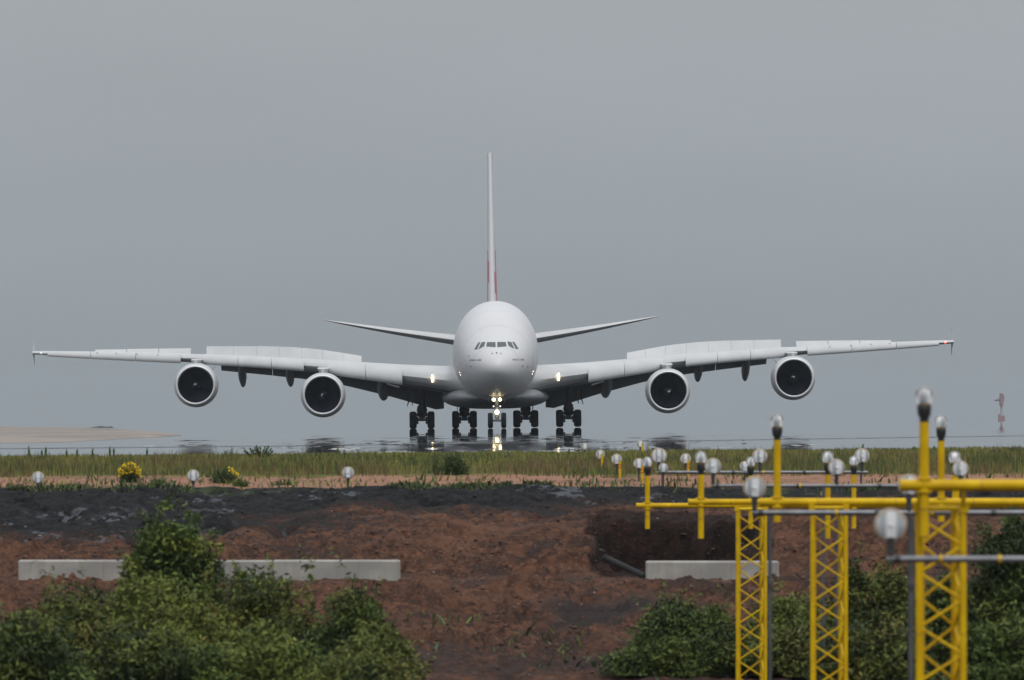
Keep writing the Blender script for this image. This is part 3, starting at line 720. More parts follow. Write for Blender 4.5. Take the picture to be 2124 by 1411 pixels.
# ---------------------------------------------------------------- yellow approach-light frames
def yellow_light(par, loc, zlow, ztop, rad, lampr):
    """vertical post from zlow to ztop (local z) with clamp, socket and glass; loc = (x,y) local"""
    x, y = loc; m = MB()
    m.tube((x, y, zlow), (x, y, ztop), rad, rad, 20); m.tube((x, y, zlow), (x, y, zlow + rad * 1.2), rad * .9, rad * .9, 16)
    p = m.build('light_post', M['yellow'], par, 40)
    m = MB(); r2 = rad * 1.28
    m.tube((x, y, -r2 * 1.1), (x, y, r2 * 1.1), r2, n=20); m.tube((x - r2 * 1.5, y, 0), (x + r2 * 1.5, y, 0), r2 * 1.04, n=20)
    m.tube((x - r2 * 1.15, y - r2 * .9, r2 * 1.05), (x + r2 * 1.15, y - r2 * .9, r2 * 1.05), r2 * .16, n=8)
    m.tube((x - r2 * 1.15, y - r2 * .9, -r2 * 1.05), (x + r2 * 1.15, y - r2 * .9, -r2 * 1.05), r2 * .16, n=8)
    m.build('clamp', M['yellow'], p, 40)
    m = MB(); zs = (zlow - r2) * .42
    m.tube((x, y, zs - .008), (x, y, zs + .008), rad * 1.03, n=20); m.build('joint_ring', M['yellowedge'], p, 40)
    L = lampr
    m = MB(); m.lathe((x, y, ztop), 'z', [(0, rad * .9), (.0, rad * .95), (L * .55, rad * .95), (L * .6, rad * 1.25), (L * 1.3, rad * 1.45), (L * 1.75, rad * 1.5), (L * 1.95, rad * 1.1), (L * 1.95, .001)], 20, 0)
    m.build('lamp_socket', M['black'], p, 50)
    m = MB(); zb = ztop + L * 1.9
    m.lathe((x, y, zb), 'z', [(0, L * .62), (L * .25, L * .80), (L * .7, L * .98), (L * 1.15, L), (L * 1.6, L * .86), (L * 1.9, L * .55), (L * 2.02, L * .15), (L * 2.03, .001)], 24); gl_ = m.build('lamp_glass', M['clearglass'], p, 60)
    m = MB(); m.lathe((x, y, zb), 'z', [(L * .05, .001), (L * .06, L * .42), (L * .55, L * .50), (L * 1.0, L * .55), (L * 1.45, L * .42), (L * 1.65, .001)], 20); m.build('inner_glass', M['reflector'], gl_, 60)
    m = MB(); m.lathe((x, y, zb), 'z', [(-.005, L * .66), (L * .12, L * .74), (L * .13, L * .62)], 24); m.build('lamp_gasket', M['yellowedge'], p, 60)
    return p
def lattice(par, x0, x1, yc, ztop, zbot, pitch, rad):
    w = (x1 - x0); m = MB(); br = rad * .42; fx = x0 + rad; bx = x1 - rad; dp = w - 2 * rad
    yf = yc - dp / 2; yb = yc + dp / 2
    sk = .0   # mast turned slightly so the far legs show inside
    fl = Vector((fx, yf, 0)); fr = Vector((bx, yf, 0)); bl = Vector((fx + rad * 1.2, yb, 0)); brr = Vector((bx - rad * 1.6, yb, 0))
    def zig(a, b, first):
        z = ztop - pitch * .35; side = first; pts = []
        while z > zbot: pts.append(((a if side else b) + Vector((0, 0, z)))); z -= pitch; side = not side
        for p, q in zip(pts[:-1], pts[1:]): m.tube(p, q, br, n=8)
    zig(fl, fr, True); zig(fr, brr, False); zig(brr, bl, True); zig(bl, fl, True)
    mast = m.build('lattice_mast', M['yellow'], par, 40)
    for c in (fl, fr, bl, brr):
        mm = MB(); mm.tube((c.x, c.y, zbot), (c.x, c.y, ztop), rad, n=14)
        z = ztop - pitch * 1.9; mm.build('leg', M['yellow'], mast, 40)
        z = ztop - pitch * 1.6
        while z > zbot + 1:
            mj = MB(); mj.tube((c.x, c.y, z - rad * .12), (c.x, c.y, z + rad * .12), rad * 1.06, n=14); z -= pitch * 3
            mj.build('leg_joint', M['yellowedge'], mast, 40)
    m = MB(); cr = rad * .8
    for (a, b) in ((fl, fr), (fl, bl), (fr, brr), (bl, brr)): m.tube(a + Vector((0, 0, ztop)), b + Vector((0, 0, ztop)), cr, n=12)
    m.box((x0 + w * .04, yf, ztop + rad * .3), (rad * 2.4, rad * 2.4, rad * 2.6)); m.box((x1 - w * .04, yf, ztop + rad * .3), (rad * 2.4, rad * 2.4, rad * 2.6))
    m.build('mast_cap', M['yellow'], mast, 40)
def yellow_bar(label, d, row, px0, px1, thick_px, posts, mast=None, stub=False):
    o = P(px0, row, d); t = thing('approach_light_bar', label, 'approach light', o, group='yellow approach light frames')
    W_ = (px1 - px0) * d / F; r = thick_px / 2 * d / F; m = MB()
    m.tube((0, 0, 0), (W_, 0, 0), r, n=24); m.tube((-r * .1, 0, 0), (r * .5, 0, 0), r * 1.06, n=24)
    bar = m.build('crossbar', M['yellow'], t, 40)
    xj = r * 14
    while xj < W_:
        m = MB(); m.tube((xj - r * .1, 0, 0), (xj + r * .1, 0, 0), r * 1.04, n=24); m.build('joint_ring', M['yellowedge'], bar, 40); xj += r * 19
    for px, lamp_row, socket_row, low_row, wpx, lpx in posts:
        x = (px - px0) * d / F; rr = wpx / 2 * d / F; L = lpx / 2 * d / F
        ztop = -(socket_row - row) * d / F; zl = -(low_row - row) * d / F
        yellow_light(t, (x, 0), zl, ztop, rr, L)
    if mast:
        a, b, caprow, pitch, legw, bot = mast
        rad = legw / 2 * d / F; x0 = (a - px0) * d / F; x1 = (b - px0) * d / F; zt = -(caprow - row) * d / F; dp = x1 - x0
        yo = max(0, r + rad) + .01 + (dp / 2 - rad if stub else 0)
        lattice(t, x0, x1, yo if stub else 0, zt, bot - o.z, pitch * d / F, rad)
        if stub:   # short brackets tie crossbar back to the mast
            m = MB()
            for xx in (x0 + rad, x1 - rad): m.tube((xx, r + rad, zt), (xx, 0, -r * .6), rad * .7, n=10)
            m.build('bracket', M['yellow'], t, 40)
    return t
Lr = 3.95   # socket+glass height in lamp radii
yellow_bar('farthest low yellow crossbar, its left end lowest and thinnest', 137, 1049, 1320, 2260, 10.5,
           [(1343, 963, 987, 1097, 10, 20), (1557, 962, 987, 1097, 10, 20), (1771, 960, 985, 1096, 9.5, 20), (1985, 960, 985, 1118, 9.5, 20)])
yellow_bar('yellow crossbar carried on the leftmost and thinnest lattice mast', 111.5, 1041.5, 1428, 2260, 12.5,
           [(1454, 953, 985, 1117, 12, 25), (1717, 953, 985, 1117, 11, 25), (1980, 953, 985, 1117, 10.5, 25)], (1525, 1590, 1056, 37.5, 7.6, -5.2))
yellow_bar('yellow crossbar on the middle lattice mast, tall bulb post standing at its left end', 86, 1042, 1577, 2300, 17,
           [(1612, 872, 913, 1083, 15, 28), (1952, 872, 915, 1082, 14, 28)], (1679, 1757, 1053, 44.5, 9.4, -5.2))
yellow_bar('nearest thick yellow crossbar with the tallest bulb post and widest lattice mast', 61, 1007, 1868, 2400, 24,
           [(1917, 815, 876, 1112, 20, 38)], (1900, 2006, 1056, 56.5, 15, -5.2), stub=True)

# ---------------------------------------------------------------- grey pipe frames with round lamps
def round_lamp(par, c, R_, name='lamp'):
    """shallow drum lamp with domed prismatic face towards the camera, slightly turned"""
    m = MB(); c = Vector(c)
    m.lathe(c, 'y', [(-R_ * .62, .001), (-R_ * .60, R_ * .3), (-R_ * .5, R_ * .6), (-R_ * .28, R_ * .82), (-R_ * .05, R_ * .90)], 32)
    lens = m.build('lamp_glass', M['clearglass'], par, 60)
    m = MB(); m.lathe(c, 'y', [(-R_ * .10, .001), (-R_ * .11, R_ * .55), (-R_ * .14, R_ * .86), (-R_ * .05, R_ * .89), (R_ * .02, R_ * .5), (R_ * .02, .001)], 32); m.build('reflector', M['reflector'], lens, 40)
    m = MB(); m.lathe(c, 'y', [(-R_ * .36, .001), (-R_ * .34, R_ * .10), (-R_ * .25, R_ * .15), (-R_ * .12, R_ * .13)], 16); m.build('bulb', M['bulb'], lens, 60)
    m = MB(); m.lathe(c, 'y', [(-R_ * .10, R_ * .90), (-R_ * .12, R_ * .98), (R_ * .0, R_ * 1.05), (R_ * .08, R_ * 1.03), (R_ * .35, R_ * .85), (R_ * .75, R_ * .45), (R_ * .85, .001)], 32)
    m.build('lamp_housing', M['lampback'], par, 60)
k = NM('lamp_housing_paint'); k.l(k.mix(k.noise(9, 3, k.obj()), (.50, .42, .33), (.36, .29, .22)), k.b.inputs['Base Color']); k.b.inputs['Roughness'].default_value = .5; M['lampback'] = k.m
def grey_bar(label, d, row, px0, px1, thick, lamps, posts=(), bot=-5.2):
    o = P(px0, row, d); t = thing('pipe_light_bar', label, 'approach light', o, group='grey pipe frames carrying round lamps')
    r = thick / 2 * d / F; m = MB(); W_ = (px1 - px0) * d / F
    m.tube((-r, 0, 0), (W_, 0, 0), r, n=16)
    pipe = m.build('pipe', M['galv'], t, 40)
    x = r * 2
    while x < W_:
        m = MB(); m.tube((x - r * .9, 0, 0), (x + r * .9, 0, 0), r * 1.25, n=16); x += r * 42; m.build('pipe_joint', M['galvdark'], pipe, 40)
    for f in (.23, .5, .8):
        m = MB(); m.tube((W_ * f - r * .5, 0, 0), (W_ * f + r * .5, 0, 0), r * 1.3, n=12); m.build('cable_tie', M['yellow'], pipe, 40)
    for px, lrow, dia in lamps:
        x = (px - px0) * d / F; z = -(lrow - row) * d / F; R_ = dia / 2 * d / F
        m = MB(); m.tube((x, 0, -r), (x, 0, z - R_ * .75), r * .95, n=12)
        if z > 0: m.tube((x, 0, z - R_ * 1.35), (x, 0, z - R_ * .85), r * 1.15, n=12)
        stem = m.build('lamp_stem', M['galvdark'], t, 40)
        round_lamp(stem, (x, 0, z), R_)
    for px, w in posts:
        x = (px - px0) * d / F; m = MB(); rr = w / 2 * d / F
        m.tube((x, 0, 0), (x, 0, bot - o.z), rr, n=14)
        z = -.8
        po = m.build('support_post', M['post'], t, 40)
        while z > bot - o.z:
            m = MB(); m.tube((x, 0, z - .03), (x, 0, z + .03), rr * 1.3, n=14); z -= 1.1; m.build('post_collar', M['galvdark'], po, 40)
    return t
grey_bar('nearest grey pipe, lowest of them, with the largest round lamp', 55, 1160, 1847, 2300, 14, [(1847, 1089, 66)])
grey_bar('grey pipe in front of the two thinner masts, carrying two big round lamps', 80, 1064, 1566, 2300, 11.5, [(1565, 1012, 46), (1885, 1007, 44)], [(1597, 7.5), (1889, 11.5)])
grey_bar('grey pipe at the black bank, round lamps half hidden behind yellow bulb posts', 100, 1008, 1480, 2260, 8, [(1479, 968, 34), (1735, 970, 34), (1992, 973, 34)], [(1708, 7), (1735, 7)])
grey_bar('farthest and highest grey pipe, before the grass, with three round lamps', 166, 980, 1367, 1800, 7, [(1367, 946, 32), (1576, 947, 31), (1788, 946, 31)], [(1374, 4.5), (1786, 5)], bot=-1.75)

# ground lamps on the left and small far lamps on the right
def ground_light(px, row, dia, base_row, d, label, group):
    # find ground at this px
    x = (px - 1062) * d / F; zg = ht(x, d); t = thing('ground_light', label, 'ground light', (x, d, zg), group=group)
    z = -(row - YE) * d / F - zg; R_ = dia / 2 * d / F; m = MB(); m.tube((0, 0, -.25), (0, 0, z - R_ * .8), R_ * .16, n=10)
    m.tube((0, 0, z - R_ * 1.5), (0, 0, z - R_ * .8), R_ * .28, n=10); m.build('stem', M['galvdark'], t, 40)
    round_lamp(t, (0, 0, z), R_); return t
gl = 'round lamps on short stems along the top of the bank'
ground_light(79, 991, 25, 1018, 165.5, 'leftmost round white lamp standing alone on a short dark stem', gl)
ground_light(401, 987, 25, 1015, 165.5, 'round white lamp on short stem between the two yellow flowered plants', gl)
ground_light(722, 981, 25, 1010, 165.5, 'round white lamp on short stem above the middle of the black bank', gl)
g2 = 'small lamps standing in the grass right of the airliner'
for px, row, dia, d, lab in ((1213, 927, 15, 201, 'faintest small lamp peeping over the grass crest'), (1245, 943, 19, 184, 'small lamp in the grass, left of a plain yellow stake'),
                             (1279, 953, 22, 176, 'small lamp beside the red banded stake, second along the grass'), (1325, 962, 22, 170, 'small lamp at the foot of the grass left of the thinnest bulb post'),
                             (1376, 971, 20, 164, 'small low lamp just below the left end of the highest grey pipe'), (1422, 952, 22, 176, 'small lamp in the grass between two grey pipe lamps'),
                             (1328, 921, 14, 203, 'small lamp on the grass crest below the inner right engine'), (1545, 968, 22, 166, 'small lamp almost hidden behind a yellow bulb post')):
    ground_light(px, row, dia, 0, d, lab, g2)
for px, top, bot, d, lab in ((1248.5, 942, 977, 183, 'plain yellow stake in the grass, leftmost stake'), (1285.5, 956, 984, 175, 'yellow stake with red bands beside the second small lamp'),
                             (1332, 966, 986, 169, 'short yellow stake with red bands behind the thinnest bulb post'), (1427, 955, 975, 175, 'yellow stake with red band between two grey pipe lamps'),
                             (1333, 921, 929, 202, 'tiny yellow stake on the grass crest')):
    a = P(px, top, d); zg = ht(a.x, d); t = thing('marker_stake', lab, 'stake', (a.x, d, zg), group='yellow marker stakes in the grass')
    m = MB(); m.box((0, -.3, (a.z - zg - .3) / 2), (.055, .055, a.z - zg + .3)); m.build('stake', M['yellow'], t)
    if 'red' in lab:
        m = MB(); zz = a.z - zg
        for q in (.09, .16): m.box((0, -.3, zz - q), (.062, .062, .022))
        m.build('red_band', M['rust'], t)

# ---------------------------------------------------------------- concrete blocks, conduit
def block(px0, px1, top, bot, d, lab):
    a = P(px0, top, d); b_ = P(px1, bot, d); Wd = b_.x - a.x; Hh = a.z - b_.z + .12
    t = MB(); bv = .03; dp = .42; rs = []
    for x, ins in ((0, bv), (bv, 0), (Wd - bv, 0), (Wd, bv)):
        rs.append([Vector((x, ins, 0)), Vector((x, ins, Hh - bv - ins * .4)), Vector((x, bv + ins, Hh - ins * .6)), Vector((x, dp - bv - ins, Hh - ins * .6)), Vector((x, dp - ins, Hh - bv - ins)), Vector((x, dp - ins, 0))])
    t.rings(rs); o = t.build('concrete_block', M['concrete']); o.location = (a.x, d, b_.z - .12)
    return tag(o, lab, 'concrete block', 'long pale concrete blocks on the soil ledge')
block(38, 300, 1162, 1201, 141, 'leftmost concrete block, its right end behind the tallest bush')
block(301, 565, 1162.5, 1201, 141, 'concrete block mostly hidden behind the tallest bush')
block(566, 830, 1162, 1201, 141, 'concrete block at right end of the left row, pale streak near its end')
block(1340, 1616, 1164, 1201, 141, 'concrete block lying alone in front of the dark hollow')
m = MB(); a = P(1256, 1157, 143.5); b_ = P(1300, 1178, 142.6); c = P(1338, 1196, 142)
m.path([a, b_, c], .06, 14); m.tube(a + Vector((-.001, 0, .0005)), a.lerp(b_, .06), .068, n=14)
m.tube(a.lerp(c, -.01), a.lerp(c, .01), .05, n=14)
pc = m.build('conduit_pipe', M['conduit'], None, 50); tag(pc, 'dark conduit pipe poking out of the hollow at the end of the lone block', 'pipe')

# ---------------------------------------------------------------- vegetation
def leaves(cen, size, rng, mats_p, flat=.5, asp=.62):
    """quads at cen (n,3) with leaf size array -> V,F"""
    n = len(cen); nrm = rng.normal(size=(n, 3)); nrm[:, 2] = np.abs(nrm[:, 2]) * (1 + flat); nrm /= np.linalg.norm(nrm, axis=1)[:, None]
    t = rng.normal(size=(n, 3)); t -= (t * nrm).sum(1)[:, None] * nrm; t /= np.linalg.norm(t, axis=1)[:, None]; b = np.cross(nrm, t)
    s = size[:, None]
    V = np.stack([cen - t * s, cen + b * s * asp * .5 - t * s * .1 + nrm * s * .1, cen + t * s, cen - b * s * asp * .5 - t * s * .1 + nrm * s * .1], 1).reshape(-1, 3)
    Fq = np.arange(4 * n).reshape(n, 4); return V, Fq
def shrub(px, top, wpx, d, lab, peaks=None, n=7000, mats=('leafA', 'leafB', 'leafC'), probs=(.5, .3, .2), seed=1, leafs=.034, name='shrub', cat='shrub'):
    rng = np.random.RandomState(seed); x = (px - 1062) * d / F; zg = ht(x, d) if d > 111 else -4.35 - .01 * (111 - d)
    zt = -(top - YE) * d / F; Hh = (zt - zg) * 1.03; Wd = wpx * d / F / 2 * 1.08; n = int(n * 3.5)
    t = thing(name, lab, cat, (x, d, zg), group='green scrub in front of the bank')
    # clump centres filling a lumpy dome
    K = 90; cl = []
    while len(cl) < K:
        p = rng.uniform(-1, 1, 3); p[2] = rng.uniform(.0, 1)
        rr = math.hypot(p[0], p[1]); lim_ = (1 - p[2]**2.2)**.5 if p[2] < 1 else 0
        if rr < lim_ * .95 and (rr > .35 * lim_ or p[2] > .55 or rng.rand() < .25): cl.append(p)
    cl = np.array(cl); cl[:, 0] *= Wd * .92; cl[:, 1] *= min(Wd, 1.6) * .85; cl[:, 2] = Hh * (.12 + .82 * cl[:, 2])
    if peaks:
        ex = []
        for (ppx, prow, wq) in peaks:
            zz = -(prow - YE) * d / F - zg; xx = (ppx - px) * d / F
            for q in np.linspace(0, 1, 7): ex.append((xx + rng.normal() * .05, rng.normal() * .1 - .2, zz - .06 - q * Hh * .42, wq * (.55 + 1.0 * q)))
    sizes = rng.uniform(.20, .42, K) * (Wd / 1.1)**.4
    if peaks: cl = np.vstack([cl, np.array([e[:3] for e in ex])]); sizes = np.concatenate([sizes, [e[3] for e in ex]])
    sizes = np.minimum(sizes, .5)
    w = sizes**2; w /= w.sum(); idx = rng.choice(len(cl), n, p=w)
    dv = rng.normal(size=(n, 3)); dv /= np.linalg.norm(dv, axis=1)[:, None]; rad = rng.uniform(.35, 1.12, n)**.6
    cen = cl[idx] + dv * (rad * sizes[idx])[:, None] * np.array([1, 1, .75])
    # sprigs sticking out of the outline
    ns = 46; sp = rng.choice(len(cl), ns); spv = rng.normal(size=(ns, 3)) * .55; spv[:, 2] = np.abs(spv[:, 2]) + .5; spv /= np.linalg.norm(spv, axis=1)[:, None]
    ln = rng.uniform(.25, .62, ns); tt = rng.rand(ns, 22)
    sc = (cl[sp][:, None, :] + spv[:, None, :] * (sizes[sp] * .6)[:, None, None] + spv[:, None, :] * (ln[:, None] * tt)[:, :, None]).reshape(-1, 3) + rng.normal(size=(ns * 22, 3)) * .028
    cen = np.vstack([cen, sc]); cen[:, 2] = np.maximum(cen[:, 2], .03)
    sz = rng.uniform(.45, 1.0, len(cen))**1.6 * 1.9 * leafs; V, Fq = leaves(cen, sz, rng, None)
    cm = rng.choice(len(mats), len(cl), p=probs); mi = np.concatenate([cm[idx], cm[rng.randint(0, len(cl), len(sc))]])
    flip = rng.rand(len(mi)) < .2; mi[flip] = rng.choice(len(mats), flip.sum(), p=probs)
    npmesh('crown', V, Fq, [M[a] for a in mats], t, mi)
    m = MB()
    for i in range(9):
        e = cl[rng.randint(len(cl))]; mid = Vector((e[0] * .4, e[1] * .4, e[2] * .55)); m.path([(rng.normal() * .06, rng.normal() * .06, -.2), mid, e], [.035, .022, .008], 6)
    m.build('stems', M['bark'], t, 60); return t
shrub(355, 1075, 225, 108, 'tallest dark green bush with two leafy spikes, in front of the concrete blocks', [(335, 1042, .22), (400, 1066, .24), (290, 1105, .2), (440, 1100, .2)], 13000, ('leafE', 'leafB', 'leafC'), (.5, .36, .14), 11)
shrub(140, 1222, 330, 101, 'low olive bush under the left half of the leftmost concrete block', None, 9000, ('leafA', 'leafB', 'leafD'), (.5, .25, .25), 12)
shrub(330, 1188, 300, 103, 'broad yellowish green bush at the foot of the tallest bush', [(240, 1200, .2), (430, 1185, .2)], 9000, ('leafA', 'leafC', 'leafD'), (.5, .2, .3), 13)
shrub(545, 1190, 290, 104, 'green bush whose sprigs rise in front of the hidden block', [(500, 1165, .12), (560, 1170, .12), (640, 1168, .12)], 9000, ('leafA', 'leafB', 'leafC'), (.45, .35, .2), 14)
shrub(720, 1212, 190, 103, 'small dark bush below the streaked block end', [(735, 1195, .14)], 6500, ('leafB', 'leafA', 'leafE'), (.5, .3, .2), 15)
shrub(800, 1295, 180, 99, 'ragged bush at right edge of the left scrub beside bare soil', None, 6500, ('leafA', 'leafD', 'leafB'), (.45, .3, .25), 16)
shrub(45, 1290, 330, 93, 'dark bush in the bottom left corner', None, 9500, ('leafE', 'leafB', 'leafA'), (.4, .35, .25), 17)
shrub(300, 1300, 330, 94, 'dark leaved bush at the bottom below the tallest bush', None, 9500, ('leafB', 'leafA', 'leafC'), (.5, .35, .15), 18)
shrub(540, 1285, 330, 94, 'lush bush with bright leaf tips at the bottom of the left scrub', None, 10000, ('leafA', 'leafC', 'leafE'), (.45, .25, .3), 19)
shrub(745, 1340, 290, 93, 'lowest bush at the bottom right of the left scrub', None, 8000, ('leafA', 'leafB', 'leafD'), (.5, .3, .2), 20)
shrub(1425, 1262, 230, 114, 'leafy bush below the lone concrete block', [(1360, 1285, .2), (1480, 1255, .2)], 9000, ('leafE', 'leafA', 'leafB'), (.4, .35, .25), 21)
shrub(1410, 1330, 280, 113.5, 'bush at the bottom left of the leftmost mast', None, 8500, ('leafE', 'leafB', 'leafA'), (.4, .3, .3), 22)
shrub(1640, 1235, 160, 115, 'bush standing between the leftmost and middle masts', None, 7500, ('leafA', 'leafE', 'leafC'), (.5, .3, .2), 23)
shrub(1650, 1315, 240, 113.6, 'olive bush at the bottom between the leftmost and middle masts', None, 8000, ('leafA', 'leafD', 'leafB'), (.4, .25, .35), 24)
shrub(1800, 1165, 200, 108, 'tall bush between the middle and widest masts', [(1770, 1160, .2), (1860, 1175, .2)], 10000, ('leafA', 'leafB', 'leafD'), (.45, .35, .2), 25)
shrub(1820, 1285, 260, 98, 'brownish bush at the bottom between the middle and widest masts', None, 9000, ('leafD', 'leafB', 'leafA'), (.4, .3, .3), 26)
shrub(1970, 1190, 170, 107, 'bush seen through the widest lattice mast', None, 8000, ('leafB', 'leafA', 'leafE'), (.5, .3, .2), 27)
shrub(2100, 1080, 210, 106, 'almost black tall bush at the right edge behind the widest mast', [(2050, 1090, .25), (2100, 1070, .25)], 13000, ('leafB', 'leafE', 'leafA'), (.7, .2, .1), 28)
shrub(2085, 1275, 240, 97, 'green bush in the bottom right corner', None, 9500, ('leafE', 'leafA', 'leafB'), (.45, .35, .2), 29)

# grass on the crest (stuff)
def blades(n, xr, dr, hr, mats, probs, name, seed, w=.02, dens=None, lean=.18):
    rng = np.random.RandomState(seed); x = rng.uniform(*xr, n); d = rng.uniform(*dr, n)
    if dens is not None:
        kp = rng.rand(n) < dens(x, d); x = x[kp]; d = d[kp]; n = len(x)
    z = H(x, d); h = rng.uniform(*hr, n) * (1 + .5 * fbm(x * .7, d * .3, 2)); a = rng.uniform(0, np.pi, n); lx = rng.normal(size=n) * lean * h; ly = rng.normal(size=n) * lean * h
    ww = w * rng.uniform(.5, 1.3, n); c, s_ = np.cos(a) * ww / 2, np.sin(a) * ww / 2
    b0 = np.stack([x - c, d - s_, z - .02], 1); b1 = np.stack([x + c, d + s_, z - .02], 1)
    m0 = np.stack([x - c * .8 + lx * .35, d - s_ * .8 + ly * .35, z + h * .55], 1); m1 = np.stack([x + c * .8 + lx * .35, d + s_ * .8 + ly * .35, z + h * .55], 1)
    t0 = np.stack([x + lx, d + ly, z + h], 1); t1 = t0 + np.array([.002, 0, 0])
    V = np.stack([b0, b1, m1, m0, t1, t0], 1).reshape(-1, 3); k0 = np.arange(n)[:, None] * 6
    Fq = np.concatenate([k0 + np.array([[0, 1, 2, 3]]), k0 + np.array([[3, 2, 4, 5]])], 1).reshape(-1, 4)
    g = fbm(x * .5 + 7, d * .25, 3) + rng.normal(size=n) * .25; q = np.quantile(g, np.cumsum(probs)[:-1]); mi = np.repeat(np.searchsorted(q, g), 2)
    o = npmesh(name, V, Fq, [M[a] for a in mats], None, mi); return o
o = blades(70000, (-19.5, 19.5), (178, 205), (.02, .10), ('grassB', 'grassA', 'grassA', 'grassC'), (.2, .35, .3, .15), 'grass', 5, .03)
tag(o, 'short olive grass covering the crest below the runway', 'grass', kind='stuff')
o = blades(35000, (-19, 19), (174.5, 193), (.14, .36), ('grassB', 'grassA', 'grassD', 'grassC'), (.34, .26, .24, .16), 'tall_grass', 6, .02, lambda x, d: np.clip(.35 + 1.2 * fbm(x * .6 + 30, d * .1, 3) + (np.abs(x + 1) > 5) * .3 - (np.abs(x + 2.2) < 2.6) * .25, 0, 1) * (1 - sstep(d, 185, 192)), .12)
tag(o, 'taller reddish and dark green grass stalks on the slope below the crest', 'grass', kind='stuff')
o = blades(21500, (-19, 19), (177, 197), (.10, .26), ('grassB', 'leafA', 'weed', 'grassC'), (.4, .25, .2, .15), 'grass_clumps', 16, .028, lambda x, d: (fbm(x * .9 + 60, d * .22, 3) > .13) * 1.0 * (1 - .8 * sstep(d, 190, 196)), .25)
tag(o, 'dark uneven clumps of rank grass below the crest', 'grass', kind='stuff')
o = blades(2600, (-14, 14), (163.0, 174), (.06, .2), ('weed', 'grassB', 'grassA'), (.4, .35, .25), 'low_weeds', 8, .05, lambda x, d: (fbm(x * .55 + 3, d * .5, 2) > .12) * 1.0, .5)
tag(o, 'patches of low green weeds on the bare soil strip', 'weeds', kind='stuff')
o = blades(7000, (-14, 14), (162.6, 164.8), (.03, .12), ('weed', 'grassB', 'leafB'), (.3, .4, .3), 'edge_weeds', 9, .05, lambda x, d: (fbm(x * .7 + 3, d * .1, 2) + np.where(x < 0, .12, -.2) > .0) * 1.0, .6)
tag(o, 'fringe of dark low weeds along the top edge of the black bank', 'weeds', kind='stuff')
o = blades(1500, (-3.2, 4), (112, 130), (.05, .2), ('weed', 'leafA', 'leafB'), (.4, .35, .25), 'slope_weeds', 10, .05, lambda x, d: (fbm(x * .9 + 13, d * .5, 2) > .22) * 1.0, .8)
tag(o, 'sparse green weeds on the broken red soil', 'weeds', kind='stuff')
# pebbles and clods on the slope
rng = np.random.RandomState(44)
def clods(n, xr, dr, sr, mats, name, lab, seed):
    rng = np.random.RandomState(seed); x = rng.uniform(*xr, n); d = rng.uniform(*dr, n); s = rng.uniform(*sr, n)**1 * (rng.rand(n)**2 + .35); z = H(x, d)
    base = np.array([(1, 0, 0), (-1, 0, 0), (0, 1, 0), (0, -1, 0), (0, 0, .8), (0, 0, -.8)], float); fs = np.array([(0, 2, 4), (2, 1, 4), (1, 3, 4), (3, 0, 4), (2, 0, 5), (1, 2, 5), (3, 1, 5), (0, 3, 5)])
    a = rng.uniform(0, 6.28, n); ca, sa = np.cos(a), np.sin(a); Vb = base[None] * rng.uniform(.55, 1.25, (n, 6, 1)) * s[:, None, None]
    Vx = Vb[:, :, 0] * ca[:, None] - Vb[:, :, 1] * sa[:, None] + x[:, None]; Vy = Vb[:, :, 0] * sa[:, None] + Vb[:, :, 1] * ca[:, None] + d[:, None]; Vz = Vb[:, :, 2] * .6 + z[:, None] + s[:, None] * .1
    V = np.stack([Vx, Vy, Vz], 2).reshape(-1, 3); Ft = (np.arange(n)[:, None, None] * 6 + fs[None]).reshape(-1, 3); mi = np.repeat(rng.randint(0, len(mats), n), 8)
    tag(npmesh(name, V, Ft, mats, None, mi), lab, 'rubble', kind='stuff')
M['clodA'] = paint('clod_red', (.12, .058, .040), .95, .4, 4); M['clodB'] = paint('clod_dark', (.05, .035, .03), .95, .4, 4); M['stone'] = paint('stone_pale', (.30, .25, .22), .9, .3, 5); M['clodK'] = paint('clod_black', (.018, .018, .02), .9, .4, 5)
clods(13000, (-13, 13), (113, 152), (.014, .072), [M['clodA'], M['clodB'], M['clodA']], 'soil_clods', 'red and brown soil clods strewn over the broken slope', 1)
clods(420, (1.6, 5.2), (144, 153), (.04, .11), [M['clodB']], 'hollow_rubble', 'dark clods tumbled in the dug hollow', 7)
clods(700, (-12, 12), (113, 158), (.015, .045), [M['stone']], 'stones', 'small pale stones scattered on the soil', 2)
clods(2600, (-13, 13), (147, 163.5), (.02, .06), [M['clodK']], 'black_rubble', 'black tipped rubble on the upper bank', 3)

